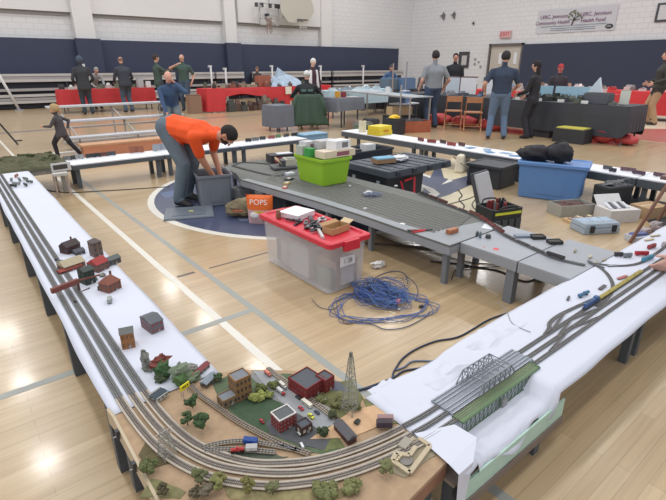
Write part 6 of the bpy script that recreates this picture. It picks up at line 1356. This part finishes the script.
    for f in fs:
        c = Vector((0,0,0))
        for i in f: c += Vector(vs[i])
        c /= len(f); best = 1e9; bi = 0
        for a, b, ra, rb, mi in bones:
            ab = b-a; u = max(0, min(1, (c-a).dot(ab)/max(ab.length_squared, 1e-9))); q = (c-(a+ab*u)).length-(ra+(rb-ra)*u)
            if q < best: best = q; bi = mi
        body.mi.append(bi)
    # hands: palm, four bent fingers and a thumb from the side of the palm
    for mid_, end, sgn in hands:
        d_ = (end-mid_).normalized(); n_ = (R_*sgn); n_ = (n_-d_*n_.dot(d_)); n_ = n_.normalized() if n_.length > .1 else d_.orthogonal().normalized()
        s2 = d_.cross(n_)*sgn; pn = -n_   # pn: palm faces the body; s2 points to thumb side
        if s2.dot(Vector((0,1,.2))) < 0: s2 = -s2
        hp_ = []; w0 = end+d_*.01
        hp_.append(hull([(w0, .022), (w0+d_*.085+s2*.028, .013), (w0+d_*.078-s2*.032, .012), (w0+d_*.03+s2*.024, .014)]))
        for q, (o_, L) in enumerate(((.03, .072), (.010, .08), (-.012, .074), (-.033, .058))):
            a = w0+d_*.082+s2*o_; dd = d_.copy()
            for j, fr_ in enumerate((.45, .32, .23)):
                dd = (dd+pn*curl*(.35+.1*j)).normalized(); b = a+dd*L*fr_; hp_.append(hull([(a, .0098-.001*j), (b, .0088-.001*j)])); a = b
        a = w0+d_*.02+s2*.022; dd = (d_*.6+s2*.8+pn*.3).normalized(); b = a+dd*.042; hp_.append(hull([(a, .014), (b, .0105)])); dd = (dd+d_*.6).normalized(); hp_.append(hull([(b, .0105), (b+dd*.032, .0085)]))
        v2, f2 = remesh(hp_, hand_vox, 2); body.cur = 0; body.add(v2, f2)
    mats = [M(skin, .55, 0, .04, 20), M(shirt, .85, 0, .08, 12), M(pants, .85, 0, .1, 14), M(shoes, .6)]
    body.build('body', mats, t, smooth=True)
    # face
    e = MB()
    for s_ in (-1, 1): e.mat(0).ell(tuple(hc+HF*.079+HR*s_*.032+HU*.018), (.013,.011,.009), 10, 6); e.mat(1).ell(tuple(hc+HF*.088+HR*s_*.032+HU*.018), .0055, 8, 5)
    e.build('eyes', [M((226,222,216), .3), M((50,40,34), .3)], t)
    MB().tube([tuple(hc+HF*.083-HU*.048-HR*.022), tuple(hc+HF*.089-HU*.05), tuple(hc+HF*.083-HU*.048+HR*.022)], .0042, 5).build('mouth', M((150,84,78), .6), t)
    # hair / caps
    def shell(r, cut, col, nm, fwd=-.012, upz=.022, jit=.12):
        mb = MB(); seg, rg = 20, 12; vs = []; 
        for j in range(rg+1):
            th = PI*j/rg
            for q in range(seg):
                a = 2*PI*q/seg; d_ = Vector((math.sin(th)*math.cos(a), math.sin(th)*math.sin(a), math.cos(th)))
                lim = cut(d_); s_ = 1 if lim else .86
                vs.append(tuple(hc+HB @ Vector((d_.x*r[0]*s_, d_.y*r[1]*s_+fwd, d_.z*r[2]*s_+upz))*hs))
        fs = [(j*seg+q, (j+1)*seg+q, (j+1)*seg+(q+1) % seg, j*seg+(q+1) % seg) for j in range(rg) for q in range(seg)]
        return mb.add(vs, fs).build(nm, M(col, .9, 0, .2, 90, .3), t, smooth=True)
    if style == 'short': shell((.084,.103,.1), lambda d: d.z > .15-.75*(d.y < -.1)*1. if d.y < .55 else d.z > .62, hair, 'hair')
    elif style == 'bushy':
        shell((.094,.112,.108), lambda d: (d.z > -.55 and d.y < .15) or d.z > .5, hair, 'hair')
    elif style == 'bald': shell((.081,.098,.09), lambda d: d.z < .35 and d.z > -.5 and d.y < -.05, hair, 'hair')
    elif style in ('long', 'tail'):
        shell((.088,.108,.104), lambda d: (d.z > -.6 and d.y < .1) or d.z > .55, hair, 'hair')
        if style == 'long': v_, f_ = hull([(hc-HF*.05, (.085,.06,.08)), (hc-HF*.06-Vector((0,0,.17)), (.075,.045,.09))]); MB().add(v_, f_).build('hair_back', M(hair, .9, 0, .2, 90, .3), t, smooth=True)
        else: v_, f_ = hull([(hc-HF*.1+HU*.02, .035), (hc-HF*.17-Vector((0,0,.06)), .04), (hc-HF*.15-Vector((0,0,.16)), .018)]); MB().add(v_, f_).build('pony_tail', M(hair, .9, 0, .2, 90, .3), t, smooth=True)
    elif style == 'hood': shell((.1,.118,.122), lambda d: d.y < .45, hair, 'hood', upz=.01)
    if beard: shell((.07,.085,.085), lambda d: d.z < -.42 and d.y > -.1, beard, 'beard', fwd=.012, upz=-.006)
    if cap:
        shell((.088,.106,.1), lambda d: d.z > .28, cap, 'cap', upz=.026)
        v_, f_ = hull([(hc+HF*.08+HU*.055-HR*.05, (.02,.02,.005)), (hc+HF*.08+HU*.055+HR*.05, (.02,.02,.005)), (hc+HF*.16+HU*.045, (.03,.02,.005))]); MB().add(v_, f_).build('cap_brim', M(cap, .8), t.children[-1], smooth=True)
    if vest:
        mb = MB()
        for s_ in (-1, 1):
            v_, f_ = hull([(nk+R_*s_*.10-U*.05+Fw*.03, (.05,.075,.03)), (pv+R_*s_*.13*g+Fw*.04, (.05,.11*g,.05))], Bb); mb.add(v_, f_)
        v_, f_ = hull([(nk-U*.04-Fw*.05, (.14,.03,.03)), (pv-Fw*.06, (.16*g,.06*g,.04))], Bb); mb.add(v_, f_)
        mb.build('vest', M(vest, .8), t, smooth=True)
    t['_h'] = tuple(hc); 
    del t['_h']
    return t, dict(hc=hc, nk=nk, pv=pv, R=R_, F=Fw, U=U, chest=chest)
# man in orange bending over the grey tote: faces +X-ish to the right of the picture
om, oi = person(1.97, 5.19, 0, -60, 1.74, 'man in a bright orange t-shirt and jeans bending over an open grey tote', (236,88,34), (98,112,124), hair=(40,34,34), skin=(196,140,116), pelvis=(0,-.05,.87), lean=1.72, head=(.1, 1.35),
       hL=(-.26,.33,.33), hR=(-.08,.36,.33), fL=(-.12,-.03), fR=(.13,.04), sleeve='short', style='short', girth=1.24, voxel=.011, curl=.9, beard=(48,36,34), pole_l=(-.3,-.5,0), pole_r=(.5,-.3,0), kneeL=(0,1,0), kneeR=(0,1,0))
# walking child
person(1.5, 9.3, 0, 152, .90, 'small blond child in a dark jacket and black leggings walking left', (74,70,76), (36,36,42), hair=(176,150,112), skin=(206,160,140), shoes=(190,180,180), pelvis=(0,0,.88), lean=.1, hL=(-.2,.42,1.05), hR=(.22,-.15,.95), fL=(-.1,.24), fR=(.1,-.40,.02), style='tail', voxel=.017, coat=.16, girth=1.35, hs=1.5)
Pz = lambda px, py: P(px, py, 0)
person(3.72, 17.35, 0, 88, 1.78, 'person in a dark hooded coat standing with back turned at the left red table', (56,58,64), (48,60,72), hair=(70,82,98), pelvis=(0,0,.93), style='hood', girth=1.22, coat=.16, voxel=.02, hL=(-.22,.2,.95), hR=(.22,.2,.95))
person(4.5, 19.3, 0, -80, 1.6, 'person in a light grey top leaning over the left red table between two men', (150,152,152), (90,90,100), hair=(150,150,150), pelvis=(0,-.1,.93), lean=.75, head=(0,.5), hL=(-.1,.5,.85), hR=(.2,.5,.85), voxel=.02, style='short')
person(4.98, 17.3, 0, 100, 1.78, 'balding man in a navy grey jacket standing with back turned at the red table', (58,62,72), (72,86,104), hair=(120,96,84), pelvis=(0,0,.93), style='bald', girth=1.3, coat=.1, lean=.12, voxel=.02, head=(-.3,.2), hL=(-.2,.35,.95), hR=(.25,.3,.95))
person(6.0, 17.0, 0, 5, 1.84, 'dark haired man in a green hooded coat facing right by the bleachers', (66,82,76), (60,66,74), hair=(62,46,42), style='short', hR=(.12,.42,1.28), hL=(-.1,.3,1.2), voxel=.02, girth=1.1, coat=.1)
person(6.75, 16.6, 0, -130, 1.86, 'man in a dark green t-shirt facing forward with one arm raised to his face', (66,86,80), (66,82,100), hair=(80,62,52), sleeve='short', style='bald', girth=1.18, hR=(.1,.3,1.42), hL=(-.28,.08,.9), voxel=.02)
# seated man with hand at head
sx, sy = 4.0, 10.7
person(sx, sy, 0, -112, 1.8, 'bald man in a blue jacket and grey trousers sitting with a hand at his head', (62,84,118), (104,112,116), hair=(150,120,108), skin=(214,160,142), pelvis=(0,0,.61), lean=.45, head=(.1,.35), hL=(-.14,.34,1.10), hR=(.1,.52,.52), fL=(-.18,.46,.0), fR=(.16,.42,.0), style='bald', girth=1.1, voxel=.014, pole_l=(-.6,.5,-.5))
person(11.05, 19.0, 0, -95, 1.45, 'person with a brown cap crouching behind the long red table', (62,54,56), (50,50,56), hair=(110,88,78), style='short', cap=(116,92,80), voxel=.022, pelvis=(0,0,.93))
# seated man with green coat on chair
gm, gi = person(7.25, 10.05, 0, 58, 1.76, 'seated man with a white cap and black shirt seen from behind', (36,38,42), (60,66,74), hair=(190,186,180), skin=(190,140,124), pelvis=(0,0,.56), lean=.12, head=(-.2,.15), hL=(-.25,.35,.8), hR=(.25,.35,.8), fL=(-.15,.42), fR=(.15,.42), style='bald', cap=(222,222,226), girth=1.3, voxel=.016)
for s_, xx in (('MEMB', -.09), ('CREW', .09)): pass
# the lettering block on the back of the black shirt
for xx in (-.09, .07): MB().box(xx, -.166, .88, .12, .006, .06).build('shirt_print', M((90,120,112), .7), gm)
person(8.65, 11.7, 0, -95, 1.7, 'white haired man in a white vest over a dark top standing', (70,46,56), (60,60,70), hair=(216,214,212), skin=(214,176,160), style='short', vest=(222,220,222), voxel=.017, head=(0,.25))
person(12.9, 12.8, 0, -120, 1.6, 'person in a blue shirt leaning behind the blue grey crates', (84,110,146), (60,60,70), hair=(70,70,80), lean=.5, head=(0,.4), voxel=.02, hL=(-.2,.4,1.0), hR=(.2,.4,1.0))
person(13.9, 12.0, 0, -150, 1.5, 'seated person with a black cap and pale collar behind the vendor tables', (96,92,98), (60,60,66), hair=(60,56,60), cap=(46,46,52), voxel=.02, pelvis=(0,0,.80))
person(14.6, 12.2, 0, -170, 1.4, 'person in a dark top seated beside the one with a black cap', (50,52,60), (60,60,66), hair=(80,66,60), voxel=.022, pelvis=(0,0,.78))
# large man in grey shirt, man in black, couple
person(9.66, 8.02, 0, 68, 1.84, 'large man in a grey t-shirt and blue jeans standing with back turned', (134,138,144), (62,78,104), hair=(50,44,48), pelvis=(0,0,.93), sleeve='short', style='bushy', girth=1.42, voxel=.016, hL=(-.3,.12,.93), hR=(.33,.1,.92))
person(12.5, 9.6, 0, -140, 1.85, 'dark haired man in a black jacket standing behind the vendor table', (36,38,44), (50,52,60), hair=(40,34,34), skin=(190,140,120), style='short', girth=1.15, voxel=.018)
person(9.25, 5.85, 0, 38, 1.78, 'man in a navy t-shirt and pale jeans standing with back turned', (52,64,84), (98,118,146), hair=(48,44,48), sleeve='short', style='bushy', girth=1.32, voxel=.015, fL=(-.16,.0), fR=(.16,.05), hL=(-.32,.1,.95), hR=(.28,.3,1.0), head=(-.5,.1))
person(9.9, 5.48, 0, 95, 1.60, 'woman with long dark hair in black clothes standing beside the navy shirted man', (44,42,48), (46,46,54), hair=(46,38,40), skin=(204,160,142), style='long', girth=.98, coat=.12, voxel=.015, hL=(-.15,.3,1.0), hR=(.2,.25,.95), head=(.6,.1))
person(13.0, 6.55, 0, -150, 1.62, 'person with a reddish face and red cap sitting behind the far red table', (60,56,64), (50,50,60), hair=(140,60,60), skin=(206,126,114), voxel=.02, pelvis=(0,0,.84), cap=(176,52,58))
person(14.9, 4.75, 0, 120, 1.86, 'man in a dark olive jacket and khaki trousers at the right edge', (60,62,58), (176,146,112), hair=(96,72,60), skin=(206,160,140), style='short', girth=1.35, voxel=.016, coat=.05, hL=(-.3,.2,1.0), hR=(.3,.2,1.0), fL=(-.15,0), fR=(.15,.1))
# the arm that reaches in from the right: person working at the right table
person(3.74, .23, 0, 136, 1.72, "person at the right edge whose bare hand reaches to the yellow freight cars", (90,96,110), (60,66,80), hair=(90,70,60), skin=(214,168,152), pelvis=(0,.02,.76), lean=1.3, head=(0,.9), hL=(-.02,.79,.385), hR=(.3,.5,.6), sleeve="short", voxel=.012, curl=.7, pole_l=(-.5,-.3,.5))
